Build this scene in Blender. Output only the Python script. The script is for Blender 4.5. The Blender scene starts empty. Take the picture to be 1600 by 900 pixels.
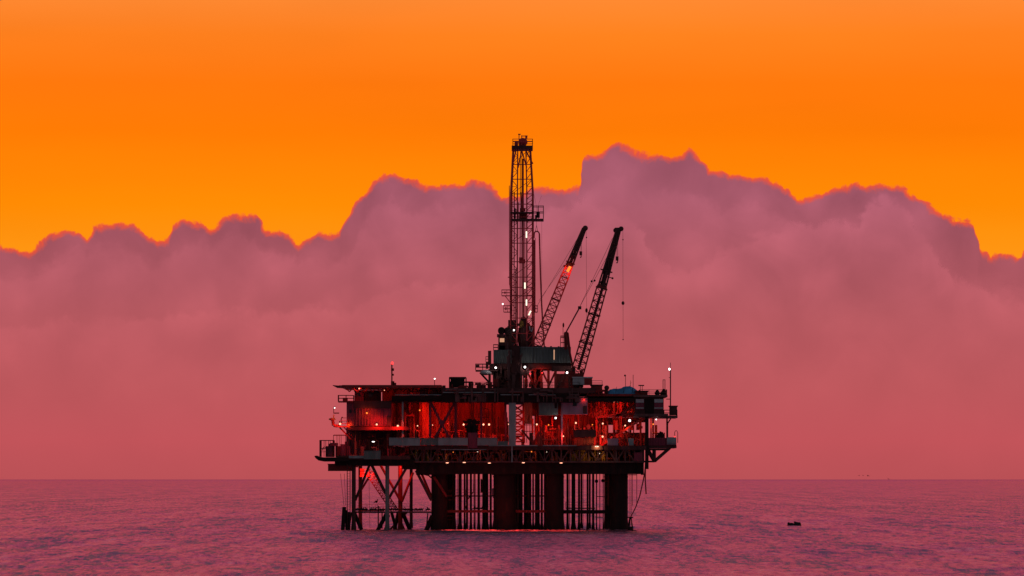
import bpy, math, random
import numpy as np
from mathutils import Vector, Matrix
rad = math.radians
scene = bpy.context.scene
col = scene.collection
rng = random.Random(7)

# ------------------------------------------------------------------ frame of reference
CAM_D, CAM_H, FPX, HOR = 900.0, 10.25, 7200.0, 748.0
def at(px, py, Y=0.0):
    d = CAM_D + Y
    return Vector(((px - 800) / FPX * d, Y, CAM_H + (HOR - py) / FPX * d))
def sx(n, Y=0.0):
    return n / FPX * (CAM_D + Y)
def lin(r, g, b):
    def f(c):
        c /= 255.0
        return c / 12.92 if c <= 0.04045 else ((c + 0.055) / 1.055) ** 2.4
    return (f(r), f(g), f(b), 1.0)

# ------------------------------------------------------------------ mesh builder
class MB:
    def __init__(s):
        s.v = []; s.f = []; s.sm = []; s.g = []
    def add(s, vs, fs, smooth=False):
        n = len(s.v); s.g.append((n, n + len(vs), len(s.f), len(s.f) + len(fs)))
        s.v += [tuple(v) for v in vs]
        s.f += [tuple(i + n for i in f) for f in fs]
        s.sm += [smooth] * len(fs)
    def box(s, x0, x1, y0, y1, z0, z1):
        vs = [(x, y, z) for z in (z0, z1) for y in (y0, y1) for x in (x0, x1)]
        s.add(vs, [(0, 2, 3, 1), (4, 5, 7, 6), (0, 1, 5, 4), (2, 6, 7, 3), (0, 4, 6, 2), (1, 3, 7, 5)])
        return s
    def pb(s, px0, px1, py0, py1, Y0, dep):       # a box whose front face is at depth Y0
        a = at(px0, py1, Y0); b = at(px1, py0, Y0)
        return s.box(a.x, b.x, Y0, Y0 + dep, a.z, b.z)
    def bar(s, p, q, w, h=None, up=None):
        h = h or w
        p = Vector(p); q = Vector(q); d = q - p
        if d.length < 1e-6: return s
        d.normalize()
        up = Vector(up) if up else (Vector((0, 0, 1)) if abs(d.z) < .95 else Vector((0, 1, 0)))
        a = d.cross(up).normalized() * w / 2; b = a.cross(d).normalized() * h / 2
        vs = [e + i * a + j * b for e in (p, q) for i, j in ((-1, -1), (1, -1), (1, 1), (-1, 1))]
        s.add(vs, [(0, 1, 2, 3), (7, 6, 5, 4), (0, 4, 5, 1), (1, 5, 6, 2), (2, 6, 7, 3), (3, 7, 4, 0)])
        return s
    def tube(s, p, q, r0, r1=None, n=10):
        r1 = r0 if r1 is None else r1
        p = Vector(p); q = Vector(q); d = (q - p)
        if d.length < 1e-6: return s
        d.normalize()
        up = Vector((0, 0, 1)) if abs(d.z) < .95 else Vector((0, 1, 0))
        a = d.cross(up).normalized(); b = a.cross(d).normalized()
        vs = []
        for e, r in ((p, r0), (q, r1)):
            for i in range(n):
                t = 2 * math.pi * i / n
                vs.append(e + (a * math.cos(t) + b * math.sin(t)) * r)
        s.add(vs, [(i, (i + 1) % n, n + (i + 1) % n, n + i) for i in range(n)], True)
        s.add(vs[:n], [tuple(range(n - 1, -1, -1))]); s.add(vs[n:], [tuple(range(n))])
        return s
    def path(s, pts, r, n=6):
        for a, b in zip(pts[:-1], pts[1:]): s.tube(a, b, r, r, n)
        return s
    def ball(s, c, r, sc=(1, 1, 1), n=10, m=6):
        c = Vector(c); vs = []; fs = []
        for j in range(m + 1):
            ph = math.pi * j / m
            for i in range(n):
                t = 2 * math.pi * i / n
                vs.append(c + Vector((math.sin(ph) * math.cos(t) * sc[0], math.sin(ph) * math.sin(t) * sc[1], math.cos(ph) * sc[2])) * r)
        for j in range(m):
            for i in range(n):
                fs.append((j * n + i, (j + 1) * n + i, (j + 1) * n + (i + 1) % n, j * n + (i + 1) % n))
        s.add(vs, fs, True); return s
    def rail(s, p, q, h=1.1, step=1.6, r=.035, mids=(0.5, 1.0)):
        p = Vector(p); q = Vector(q); L = (q - p).length; n = max(1, round(L / step))
        for i in range(n + 1):
            a = p.lerp(q, i / n); s.bar(a, a + Vector((0, 0, h)), r * 2)
        for m in mids:
            o = Vector((0, 0, h * m)); s.bar(p + o, q + o, r * 2)
        return s
    def railbox(s, x0, x1, y0, y1, z, h=1.1, step=1.6, r=.035):
        c = [(x0, y0, z), (x1, y0, z), (x1, y1, z), (x0, y1, z)]
        for i in range(4): s.rail(c[i], c[(i + 1) % 4], h, step, r)
        return s
    def lattice(s, p, q, w0, w1, n, rc=.09, rd=.05, up=(0, 1, 0), d0=None, d1=None):
        """square lattice boom from p to q; w across, d along 'up'."""
        p = Vector(p); q = Vector(q); ax = (q - p).normalized()
        b = Vector(up); a = ax.cross(b).normalized()
        d0 = d0 or w0; d1 = d1 or w1
        def cor(t):
            c = p.lerp(q, t); w = w0 + (w1 - w0) * t; d = d0 + (d1 - d0) * t
            return [c + a * (i * w / 2) + b * (j * d / 2) for i, j in ((-1, -1), (1, -1), (1, 1), (-1, 1))]
        A = cor(0); Z = cor(1)
        for i in range(4): s.bar(A[i], Z[i], rc * 2)
        for k in range(n):
            c0 = cor(k / n); c1 = cor((k + 1) / n)
            for i in range(4):
                j = (i + 1) % 4
                s.bar(c0[i], c0[j], rd * 2)
                s.bar(c0[i] if k % 2 else c0[j], c1[j] if k % 2 else c1[i], rd * 2)
        return s
    def truss(s, p, q, h, n, wc=.35, wd=.22, verticals=True, kind='W'):
        p = Vector(p); q = Vector(q); H = Vector((0, 0, h))
        s.bar(p, q, wc, wc); s.bar(p + H, q + H, wc, wc)
        for k in range(n):
            a = p.lerp(q, k / n); b = p.lerp(q, (k + 1) / n); m = (a + b) / 2
            if kind == 'W':
                s.bar(a + H, m, wd); s.bar(m, b + H, wd)
                if verticals: s.bar(m, m + H, wd)
            else:
                s.bar(a, b + H, wd); s.bar(a + H, b, wd * .96)
            if verticals: s.bar(a, a + H, wd)
        s.bar(q, q + H, wd)
        return s
    def parts(s, tol=.3):
        """the same shapes as separate builders, one for each cluster of touching shapes"""
        A = np.array(s.v); bb = [(A[a:b].min(0) - tol / 2, A[a:b].max(0) + tol / 2) for a, b, _, _ in s.g]
        lo = np.array([b[0] for b in bb]); hi = np.array([b[1] for b in bb]); n = len(bb); lab = list(range(n))
        def find(i):
            while lab[i] != i: lab[i] = lab[lab[i]]; i = lab[i]
            return i
        for i in range(n):
            hit = np.where(np.all((lo[i] <= hi) & (hi[i] >= lo), axis=1))[0]
            for j in hit: lab[find(int(j))] = find(i)
        out = {}
        for i, (a, b, c, d) in enumerate(s.g):
            m = out.setdefault(find(i), MB()); k = len(m.v)
            m.add(s.v[a:b], [tuple(x - a + k - k for x in f) for f in s.f[c:d]]); m.sm[-(d - c):] = s.sm[c:d]
        return list(out.values())
    def build(s, name, mat, parent=None, base=None, label=None):
        me = bpy.data.meshes.new(name)
        org = Vector((0, 0, 0))
        if parent is not None:
            r = parent
            while r.parent: r = r.parent
            org = Vector(r.location)
        elif base is not None:
            org = Vector(base)
        else:
            A = np.array(s.v); org = Vector((A[:, 0].mean(), A[:, 1].mean(), A[:, 2].min()))
        me.from_pydata([(v[0] - org.x, v[1] - org.y, v[2] - org.z) for v in s.v], [], s.f)
        me.polygons.foreach_set('use_smooth', s.sm)
        me.materials.append(mat); me.update()
        o = bpy.data.objects.new(name, me); col.objects.link(o)
        if parent is not None: o.parent = parent
        else: o.location = org
        if label: o['label'] = label
        return o

def tag(o, label=None, cat=None, group=None, kind=None):
    if label: o['label'] = label
    if cat: o['category'] = cat
    if group: o['group'] = group
    if kind: o['kind'] = kind
    return o
def thing(name, loc, label, cat, group=None):
    o = bpy.data.objects.new(name, None); col.objects.link(o); o.empty_display_size = .5
    o.location = loc
    return tag(o, label, cat, group)

# ------------------------------------------------------------------ materials
def nodes_of(m):
    m.use_nodes = True
    nt = m.node_tree; nt.nodes.clear()
    return nt, nt.nodes.new, nt.links.new
def paint(name, c, rough=.6, metal=0.0, grime=.5, scale=.8, corr=0.0, axis='X', rust=.3, wave=2.2):
    m = bpy.data.materials.new(name); nt, N, L = nodes_of(m)
    out = N('ShaderNodeOutputMaterial'); b = N('ShaderNodeBsdfPrincipled')
    L(b.outputs[0], out.inputs[0])
    tc = N('ShaderNodeTexCoord')
    mp = N('ShaderNodeMapping'); mp.inputs['Scale'].default_value = (scale, scale, scale * .35)
    L(tc.outputs['Object'], mp.inputs[0])
    n1 = N('ShaderNodeTexNoise'); n1.inputs['Scale'].default_value = 1.0; n1.inputs['Detail'].default_value = 8
    n1.inputs['Roughness'].default_value = .65
    L(mp.outputs[0], n1.inputs['Vector'])
    r = N('ShaderNodeValToRGB'); e = r.color_ramp.elements
    e[0].position = .35; e[0].color = (c[0] * (1 - grime), c[1] * (1 - grime), c[2] * (1 - grime), 1)
    e[1].position = .62; e[1].color = (c[0], c[1], c[2], 1)
    L(n1.outputs['Fac'], r.inputs[0])
    n2 = N('ShaderNodeTexNoise'); n2.inputs['Scale'].default_value = 2.3; n2.inputs['Detail'].default_value = 6
    L(mp.outputs[0], n2.inputs['Vector'])
    r2 = N('ShaderNodeValToRGB'); r2.color_ramp.elements[0].position = .56; r2.color_ramp.elements[1].position = .68
    L(n2.outputs['Fac'], r2.inputs[0])
    mul = N('ShaderNodeMath'); mul.operation = 'MULTIPLY'; mul.inputs[1].default_value = rust
    L(r2.outputs[0], mul.inputs[0])
    mx = N('ShaderNodeMixRGB'); L(mul.outputs[0], mx.inputs[0]); L(r.outputs[0], mx.inputs[1])
    mx.inputs[2].default_value = (.09, .03, .015, 1)
    L(mx.outputs[0], b.inputs['Base Color'])
    b.inputs['Specular IOR Level'].default_value = .2; b.inputs['Roughness'].default_value = rough; b.inputs['Metallic'].default_value = metal
    bp = N('ShaderNodeBump'); bp.inputs['Strength'].default_value = .5; bp.inputs['Distance'].default_value = .03
    if corr > 0:
        w = N('ShaderNodeTexWave'); w.bands_direction = axis; w.inputs['Scale'].default_value = wave / 2
        L(tc.outputs['Object'], w.inputs['Vector']); bp.inputs['Strength'].default_value = corr
        bp.inputs['Distance'].default_value = .12
        L(w.outputs['Fac'], bp.inputs['Height'])
    else:
        L(n2.outputs['Fac'], bp.inputs['Height'])
    L(bp.outputs[0], b.inputs['Normal'])
    return m
def glow(name, c, strength):
    m = bpy.data.materials.new(name); nt, N, L = nodes_of(m)
    out = N('ShaderNodeOutputMaterial'); e = N('ShaderNodeEmission')
    n = N('ShaderNodeTexNoise'); n.inputs['Scale'].default_value = 3
    mr = N('ShaderNodeMapRange'); mr.inputs['To Min'].default_value = strength * .8; mr.inputs['To Max'].default_value = strength * 1.2
    L(n.outputs['Fac'], mr.inputs['Value']); L(mr.outputs[0], e.inputs['Strength'])
    e.inputs['Color'].default_value = (*c, 1); L(e.outputs[0], out.inputs[0])
    m.cycles.emission_sampling = 'NONE'
    return m

M = dict(
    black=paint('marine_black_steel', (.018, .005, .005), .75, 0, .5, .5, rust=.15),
    dark=paint('dark_structural_steel', (.085, .026, .026), .6, 0, .5, .6, rust=.3),
    steel=paint('weathered_steel', (.13, .055, .055), .55, 0, .5, .9, rust=.4),
    maroon=paint('red_oxide_steel', (.24, .02, .02), .55, 0, .5, .8, rust=.4),
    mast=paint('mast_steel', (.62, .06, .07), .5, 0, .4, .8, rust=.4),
    grey=paint('grey_green_paint', (.22, .25, .26), .6, 0, .3, .5, rust=.3),
    greyc=paint('grey_green_cladding', (.155, .18, .175), .6, 0, .35, .35, corr=.9, axis='X', rust=.25),
    pale=paint('pale_grey_paint', (.42, .43, .45), .5, 0, .25, .5, rust=.2),
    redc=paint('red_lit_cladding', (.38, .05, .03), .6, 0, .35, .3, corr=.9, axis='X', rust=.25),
    module=paint('dull_module_cladding', (.22, .035, .065), .6, 0, .35, .4, corr=.7, axis='X', rust=.25),
    moduleg=paint('mauve_module_paint', (.32, .17, .24), .6, 0, .3, .5, rust=.2),
    mech=paint('machinery_paint', (.28, .06, .05), .45, .1, .5, 1.3, rust=.5),
    yellow=paint('yellow_pipe_paint', (.42, .24, .05), .5, 0, .5, 1.2, rust=.4),
    cable=paint('steel_cable', (.03, .016, .016), .6, .2, .3, 3, rust=.2),
    glass=paint('dark_window_glass', (.02, .02, .025), .15, 0, .2, 1, rust=0),
    blue=paint('blue_tarpaulin_cloth', (.06, .22, .42), .6, 0, .4, 1.2, rust=0),
    bird=paint('seabird_plumage', (.02, .012, .012), .8, 0, .3, 6, rust=0),
    foam=paint('sea_foam_wash', (.45, .22, .27), .5, 0, .4, 3, rust=0),
    buoy=paint('wet_dark_rubber', (.012, .008, .010), .5, 0, .3, 2, rust=.1),
    white=glow('white_lamp_glow', (1.0, .93, .90), 7),
    warm=glow('warm_lamp_glow', (1.0, .40, .24), 2.4),
    orange=glow('orange_lamp_glow', (1.0, .22, .03), 1.7), dim=glow('dim_cabin_glow', (1.0, .5, .30), .62),
    red=glow('red_beacon_glow', (1.0, .03, .03), 3.5),
    tubel=glow('strip_lamp_glow', (1.0, .80, .62), 1.6),
)

# ------------------------------------------------------------------ world
world = bpy.data.worlds.new('World'); scene.world = world; world.use_nodes = True
wt = world.node_tree; wt.nodes.clear(); N = wt.nodes.new; L = wt.links.new
wo = N('ShaderNodeOutputWorld'); bg = N('ShaderNodeBackground'); L(bg.outputs[0], wo.inputs[0])
tc = N('ShaderNodeTexCoord'); sep = N('ShaderNodeSeparateXYZ'); L(tc.outputs['Generated'], sep.inputs[0])
asn = N('ShaderNodeMath'); asn.operation = 'ARCSINE'; L(sep.outputs['Z'], asn.inputs[0])
deg = N('ShaderNodeMath'); deg.operation = 'MULTIPLY'; deg.inputs[1].default_value = 180 / math.pi; L(asn.outputs[0], deg.inputs[0])
def ramp(nt, src, lo, hi, stops):
    mr = nt.nodes.new('ShaderNodeMapRange'); mr.inputs['From Min'].default_value = lo; mr.inputs['From Max'].default_value = hi
    nt.links.new(src, mr.inputs['Value'])
    r = nt.nodes.new('ShaderNodeValToRGB'); e = r.color_ramp.elements
    while len(e) < len(stops): e.new(.5)
    for i, (p, c) in enumerate(stops):
        e[i].position = (p - lo) / (hi - lo); e[i].color = c
    nt.links.new(mr.outputs[0], r.inputs[0]); return r.outputs[0]
low = ramp(wt, deg.outputs[0], 0, 8, [(0, lin(255, 150, 40)), (2.6, lin(255, 152, 20)), (3.4, lin(255, 138, 0)), (4.3, lin(255, 122, 0)),
                                       (4.9, lin(255, 119, 8)), (5.5, lin(255, 127, 28)), (6.0, lin(254, 136, 50)), (7, lin(236, 108, 105)), (8, lin(222, 94, 120))])
high = ramp(wt, deg.outputs[0], 8, 90, [(8, lin(222, 94, 120)), (12, lin(220, 90, 116)), (20, lin(172, 84, 108)), (40, lin(98, 80, 98)), (90, lin(62, 66, 84))])
cmp = N('ShaderNodeMapRange'); cmp.inputs['From Min'].default_value = 7.9; cmp.inputs['From Max'].default_value = 8.1; L(deg.outputs[0], cmp.inputs['Value'])
mh = N('ShaderNodeMixRGB'); L(cmp.outputs[0], mh.inputs[0]); L(low, mh.inputs[1]); L(high, mh.inputs[2])
# slow uneven drift in the sky's tone
nz = N('ShaderNodeTexNoise'); nz.inputs['Scale'].default_value = 9; nz.inputs['Detail'].default_value = 3
mpn = N('ShaderNodeMapping'); mpn.inputs['Scale'].default_value = (1, 1, 5); L(tc.outputs['Generated'], mpn.inputs[0]); L(mpn.outputs[0], nz.inputs['Vector'])
mrn = N('ShaderNodeMapRange'); mrn.inputs['To Min'].default_value = .88; mrn.inputs['To Max'].default_value = 1.12; L(nz.outputs['Fac'], mrn.inputs['Value'])
vs_ = N('ShaderNodeVectorMath'); vs_.operation = 'SCALE'; L(mh.outputs[0], vs_.inputs[0]); L(mrn.outputs[0], vs_.inputs['Scale'])
# the sky behind the camera: the grey-blue east
back = ramp(wt, deg.outputs[0], -10, 90, [(-10, (.03, .022, .026, 1)), (0, (.125, .115, .125, 1)), (25, (.17, .17, .19, 1)), (90, lin(62, 66, 84))])
fb = N('ShaderNodeMapRange'); fb.interpolation_type = 'SMOOTHSTEP'; fb.inputs['From Min'].default_value = .62; fb.inputs['From Max'].default_value = -.15
L(sep.outputs['Y'], fb.inputs['Value'])
mb_ = N('ShaderNodeMixRGB'); L(fb.outputs[0], mb_.inputs[0]); L(vs_.outputs[0], mb_.inputs[1]); L(back, mb_.inputs[2])
# a little physical twilight sky on top
sky = N('ShaderNodeTexSky'); sky.sky_type = 'NISHITA'; sky.sun_disc = False; sky.sun_elevation = rad(2.5); sky.sun_rotation = rad(0)
skm = N('ShaderNodeVectorMath'); skm.operation = 'SCALE'; skm.inputs['Scale'].default_value = .0006; L(sky.outputs[0], skm.inputs[0])
ad = N('ShaderNodeVectorMath'); ad.operation = 'ADD'; L(mb_.outputs[0], ad.inputs[0]); L(skm.outputs[0], ad.inputs[1])
L(ad.outputs[0], bg.inputs['Color']); bg.inputs['Strength'].default_value = 1.0

sun = bpy.data.lights.new('Sun', 'SUN'); sun.energy = .02; sun.angle = rad(8); sun.color = (1, .38, .12)
so = bpy.data.objects.new('Sun', sun); col.objects.link(so)
so.rotation_euler = (rad(90 - 7), 0, rad(180 + 12)); so.location = (-60, 300, 90)

cam = bpy.data.cameras.new('Camera'); co = bpy.data.objects.new('Camera', cam); col.objects.link(co)
co.location = (0, -CAM_D, CAM_H); co.rotation_euler = (rad(90), 0, 0)
cam.sensor_width = 36; cam.lens = FPX / 1600 * 36; cam.shift_y = (HOR - 450) / 1600
cam.clip_start = 1; cam.clip_end = 250000
scene.camera = co
scene.view_settings.view_transform = 'Standard'; scene.view_settings.look = 'None'
scene.view_settings.exposure = 0; scene.view_settings.gamma = 1
scene.cycles.use_denoising = True
scene.cycles.max_bounces = 5; scene.cycles.transparent_max_bounces = 12
scene.cycles.sample_clamp_indirect = 3; scene.cycles.sample_clamp_direct = 3
scene.cycles.use_light_tree = True

# ------------------------------------------------------------------ sea
def make_sea():
    ys = [-2500, -1500, -1000, -800, -700, -600, -500]
    d = 440.0
    while d < 62000:
        ys.append(d - CAM_D); d += max(.75, d * d / 1300000.0) if d < 5000 else d * .04
    ys.append(61000 - CAM_D)
    ys = np.array(sorted(set(ys)))
    u = np.linspace(-1, 1, 620)
    dist = np.maximum(ys + CAM_D, 120)
    half = dist * .125 + 12
    X = np.concatenate([np.full((len(ys), 1), -90000.), -(half * 4)[:, None], half[:, None] * u[None, :], (half * 4)[:, None], np.full((len(ys), 1), 90000.)], 1).astype(np.float32)
    Y = np.repeat(ys[:, None], X.shape[1], 1).astype(np.float32)
    r = np.random.RandomState(3)
    Z = np.zeros_like(X)
    step = np.gradient(ys)[:, None].astype(np.float32)
    for k in range(44):
        wl = 2.0 * (24 / 2.0) ** (k / 43.0); a = r.normal(0, .6) + rad(82); ph = r.uniform(0, 6.28)
        k_ = 2 * math.pi / wl; amp = .010 * wl ** .42
        att = np.clip((wl - 2.4 * np.abs(step)) / wl * 1.8, 0, 1)
        rows = np.where(att[:, 0] > 0)[0]
        w = np.sin(k_ * (X[rows] * math.cos(a) + Y[rows] * math.sin(a)) + ph)
        Z[rows] += (amp * att[rows] * (w + .25 * w * w)).astype(np.float32)
    Z *= np.clip(1.25 - (Y + CAM_D) / 12000, 0, 1)
    # gusts: rougher and calmer areas
    Z *= .8 + .35 * np.sin(X / 31 + 2 * np.sin(Y / 90)) * np.sin(Y / 47 + X / 80)
    Z[:, :2] = 0; Z[:, -2:] = 0
    nr, nc = X.shape
    verts = np.stack([X, Y, Z], -1).reshape(-1, 3)
    i = np.arange(nr - 1)[:, None] * nc + np.arange(nc - 1)[None, :]
    faces = np.stack([i, i + 1, i + nc + 1, i + nc], -1).reshape(-1, 4)
    me = bpy.data.meshes.new('sea'); nf = len(faces)
    me.vertices.add(len(verts)); me.vertices.foreach_set('co', verts.reshape(-1).astype(np.float32))
    me.loops.add(nf * 4); me.loops.foreach_set('vertex_index', faces.reshape(-1).astype(np.int32))
    me.polygons.add(nf); me.polygons.foreach_set('loop_start', np.arange(0, nf * 4, 4, dtype=np.int32)); me.polygons.foreach_set('loop_total', np.full(nf, 4, dtype=np.int32))
    me.polygons.foreach_set('use_smooth', np.ones(nf, dtype=bool)); me.update(calc_edges=True)
    m = bpy.data.materials.new('sea_water'); nt, N, L = nodes_of(m)
    out = N('ShaderNodeOutputMaterial')
    tc = N('ShaderNodeTexCoord')
    def noise(sx_, sy_, detail, rough, w=0.0):
        mp = N('ShaderNodeMapping'); mp.inputs['Scale'].default_value = (sx_, sy_, 1); mp.inputs['Location'].default_value = (w, w * 1.7, 0)
        mp.inputs['Rotation'].default_value = (0, 0, rad(7))
        L(tc.outputs['Object'], mp.inputs[0])
        n = N('ShaderNodeTexNoise'); n.inputs['Scale'].default_value = 1; n.inputs['Detail'].default_value = detail; n.inputs['Roughness'].default_value = rough
        L(mp.outputs[0], n.inputs['Vector']); return n.outputs['Fac']
    chop = noise(1 / 1.2, 1 / 1.0, 6, .66)
    swell = noise(1 / 16, 1 / 9, 5, .6, 31)
    b1 = N('ShaderNodeBump'); b1.inputs['Strength'].default_value = 1; b1.inputs['Distance'].default_value = .45; L(chop, b1.inputs['Height'])
    b2 = N('ShaderNodeBump'); b2.inputs['Strength'].default_value = 1; b2.inputs['Distance'].default_value = .4; L(swell, b2.inputs['Height']); L(b1.outputs[0], b2.inputs['Normal'])
    # bright glints and slate reflection streaks, painted into the gloss colour
    def lincomb(*ab):
        acc = None
        for x_, w_ in ab:
            q = N('ShaderNodeMath'); q.operation = 'MULTIPLY_ADD'; L(x_, q.inputs[0]); q.inputs[1].default_value = w_
            if acc is None: q.inputs[2].default_value = 0
            else: L(acc, q.inputs[2])
            acc = q.outputs[0]
        return acc
    patch = lincomb((noise(1 / 1.1, 1 / 8, 5, .78, 77), .50), (noise(1 / 5.5, 1 / 85, 4, .72, 131), .30), (noise(1 / 18, 1 / 600, 5, .75, 11), .20))
    r = N('ShaderNodeValToRGB'); e = r.color_ramp.elements
    e[0].position = .44; e[0].color = (.30, .52, .62, 1); e[1].position = .565; e[1].color = (1.0, .78, .90, 1)
    x = e.new(.50); x.color = (.86, .55, .74, 1)
    x2 = e.new(.62); x2.color = (1.0, 1.0, 1.0, 1)
    L(patch, r.inputs[0])
    g = N('ShaderNodeBsdfAnisotropic'); g.distribution = 'GGX'; g.inputs['Roughness'].default_value = .23
    L(r.outputs[0], g.inputs['Color']); L(b2.outputs[0], g.inputs['Normal'])
    df = N('ShaderNodeBsdfDiffuse'); df.inputs['Color'].default_value = (.24, .09, .13, 1); L(b2.outputs[0], df.inputs['Normal'])
    mx = N('ShaderNodeMixShader'); mx.inputs[0].default_value = .86
    L(df.outputs[0], mx.inputs[1]); L(g.outputs[0], mx.inputs[2]); L(mx.outputs[0], out.inputs[0])
    me.materials.append(m)
    o = bpy.data.objects.new('sea', me); col.objects.link(o)
    tag(o, kind='structure')
make_sea()

# ------------------------------------------------------------------ cloud bank 60 km out
def vnoise(x, seed):
    i = np.floor(x).astype(int); f = x - i; f = f * f * (3 - 2 * f)
    r = np.random.RandomState(seed); t = r.uniform(-1, 1, 8192)
    return t[i % 8192] * (1 - f) + t[(i + 1) % 8192] * f
OUT = [(-1500, 470), (-1200, 430), (-900, 455), (-600, 400), (-350, 430), (-160, 395), (-60, 370), (0, 378), (20, 384), (48, 389), (62, 384), (80, 368), (105, 357), (125, 358), (136, 366), (150, 350), (170, 346),
       (195, 350), (215, 356), (236, 372), (243, 380), (262, 370), (270, 350), (285, 341), (300, 340), (318, 347), (326, 352), (345, 340), (370, 334),
       (400, 331), (408, 350), (415, 357), (440, 360), (460, 374), (470, 378), (488, 370), (500, 362), (520, 365), (533, 358), (545, 330), (555, 315),
       (570, 300), (585, 280), (600, 271), (615, 272), (640, 280), (665, 286), (690, 290), (715, 284), (735, 281), (760, 285), (780, 297), (795, 309),
       (815, 300), (835, 292), (860, 292), (880, 297), (900, 292), (909, 285), (912, 262), (915, 242), (940, 238), (955, 225), (968, 221), (985, 225),
       (1000, 235), (1020, 236), (1050, 243), (1065, 236), (1080, 234), (1095, 245), (1110, 263), (1140, 270), (1165, 275), (1190, 273), (1210, 280),
       (1230, 292), (1245, 307), (1270, 308), (1288, 300), (1300, 291), (1350, 285), (1400, 287), (1430, 300), (1450, 320), (1475, 335), (1500, 342),
       (1519, 344), (1527, 352), (1529, 374), (1531, 390), (1545, 399), (1575, 397), (1590, 403), (1600, 388), (1640, 370), (1720, 345), (1800, 400), (1960, 380),
       (2150, 430), (2400, 390), (2700, 450), (3100, 470)]
FRONT = [(-1500, 560), (-700, 470), (-300, 500), (0, 420), (60, 408), (130, 392), (190, 395), (240, 410), (300, 384), (350, 376), (420, 392), (480, 404), (530, 385), (560, 372), (600, 380), (650, 360),
         (700, 345), (760, 335), (800, 338), (835, 330), (850, 318), (880, 303), (905, 300), (930, 304), (955, 312), (985, 330), (1000, 348), (1020, 368), (1050, 372), (1090, 378),
         (1130, 372), (1180, 366), (1215, 352), (1240, 338), (1265, 330), (1290, 333), (1315, 340), (1340, 335), (1350, 322), (1365, 310), (1385, 304), (1402, 305), (1416, 314),
         (1426, 332), (1440, 358), (1455, 375), (1480, 392), (1510, 400), (1550, 412), (1600, 420), (1700, 400), (1900, 440), (2400, 470), (3100, 560)]
LOW = [(-1500, 620), (-500, 560), (0, 480), (110, 470), (220, 500), (330, 462), (420, 470), (520, 500), (600, 450), (700, 440), (780, 470), (860, 430), (960, 405), (1020, 420), (1080, 455),
       (1120, 445), (1180, 430), (1240, 455), (1290, 470), (1380, 440), (1450, 470), (1560, 500), (1700, 480), (2200, 520), (3100, 600)]
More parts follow.
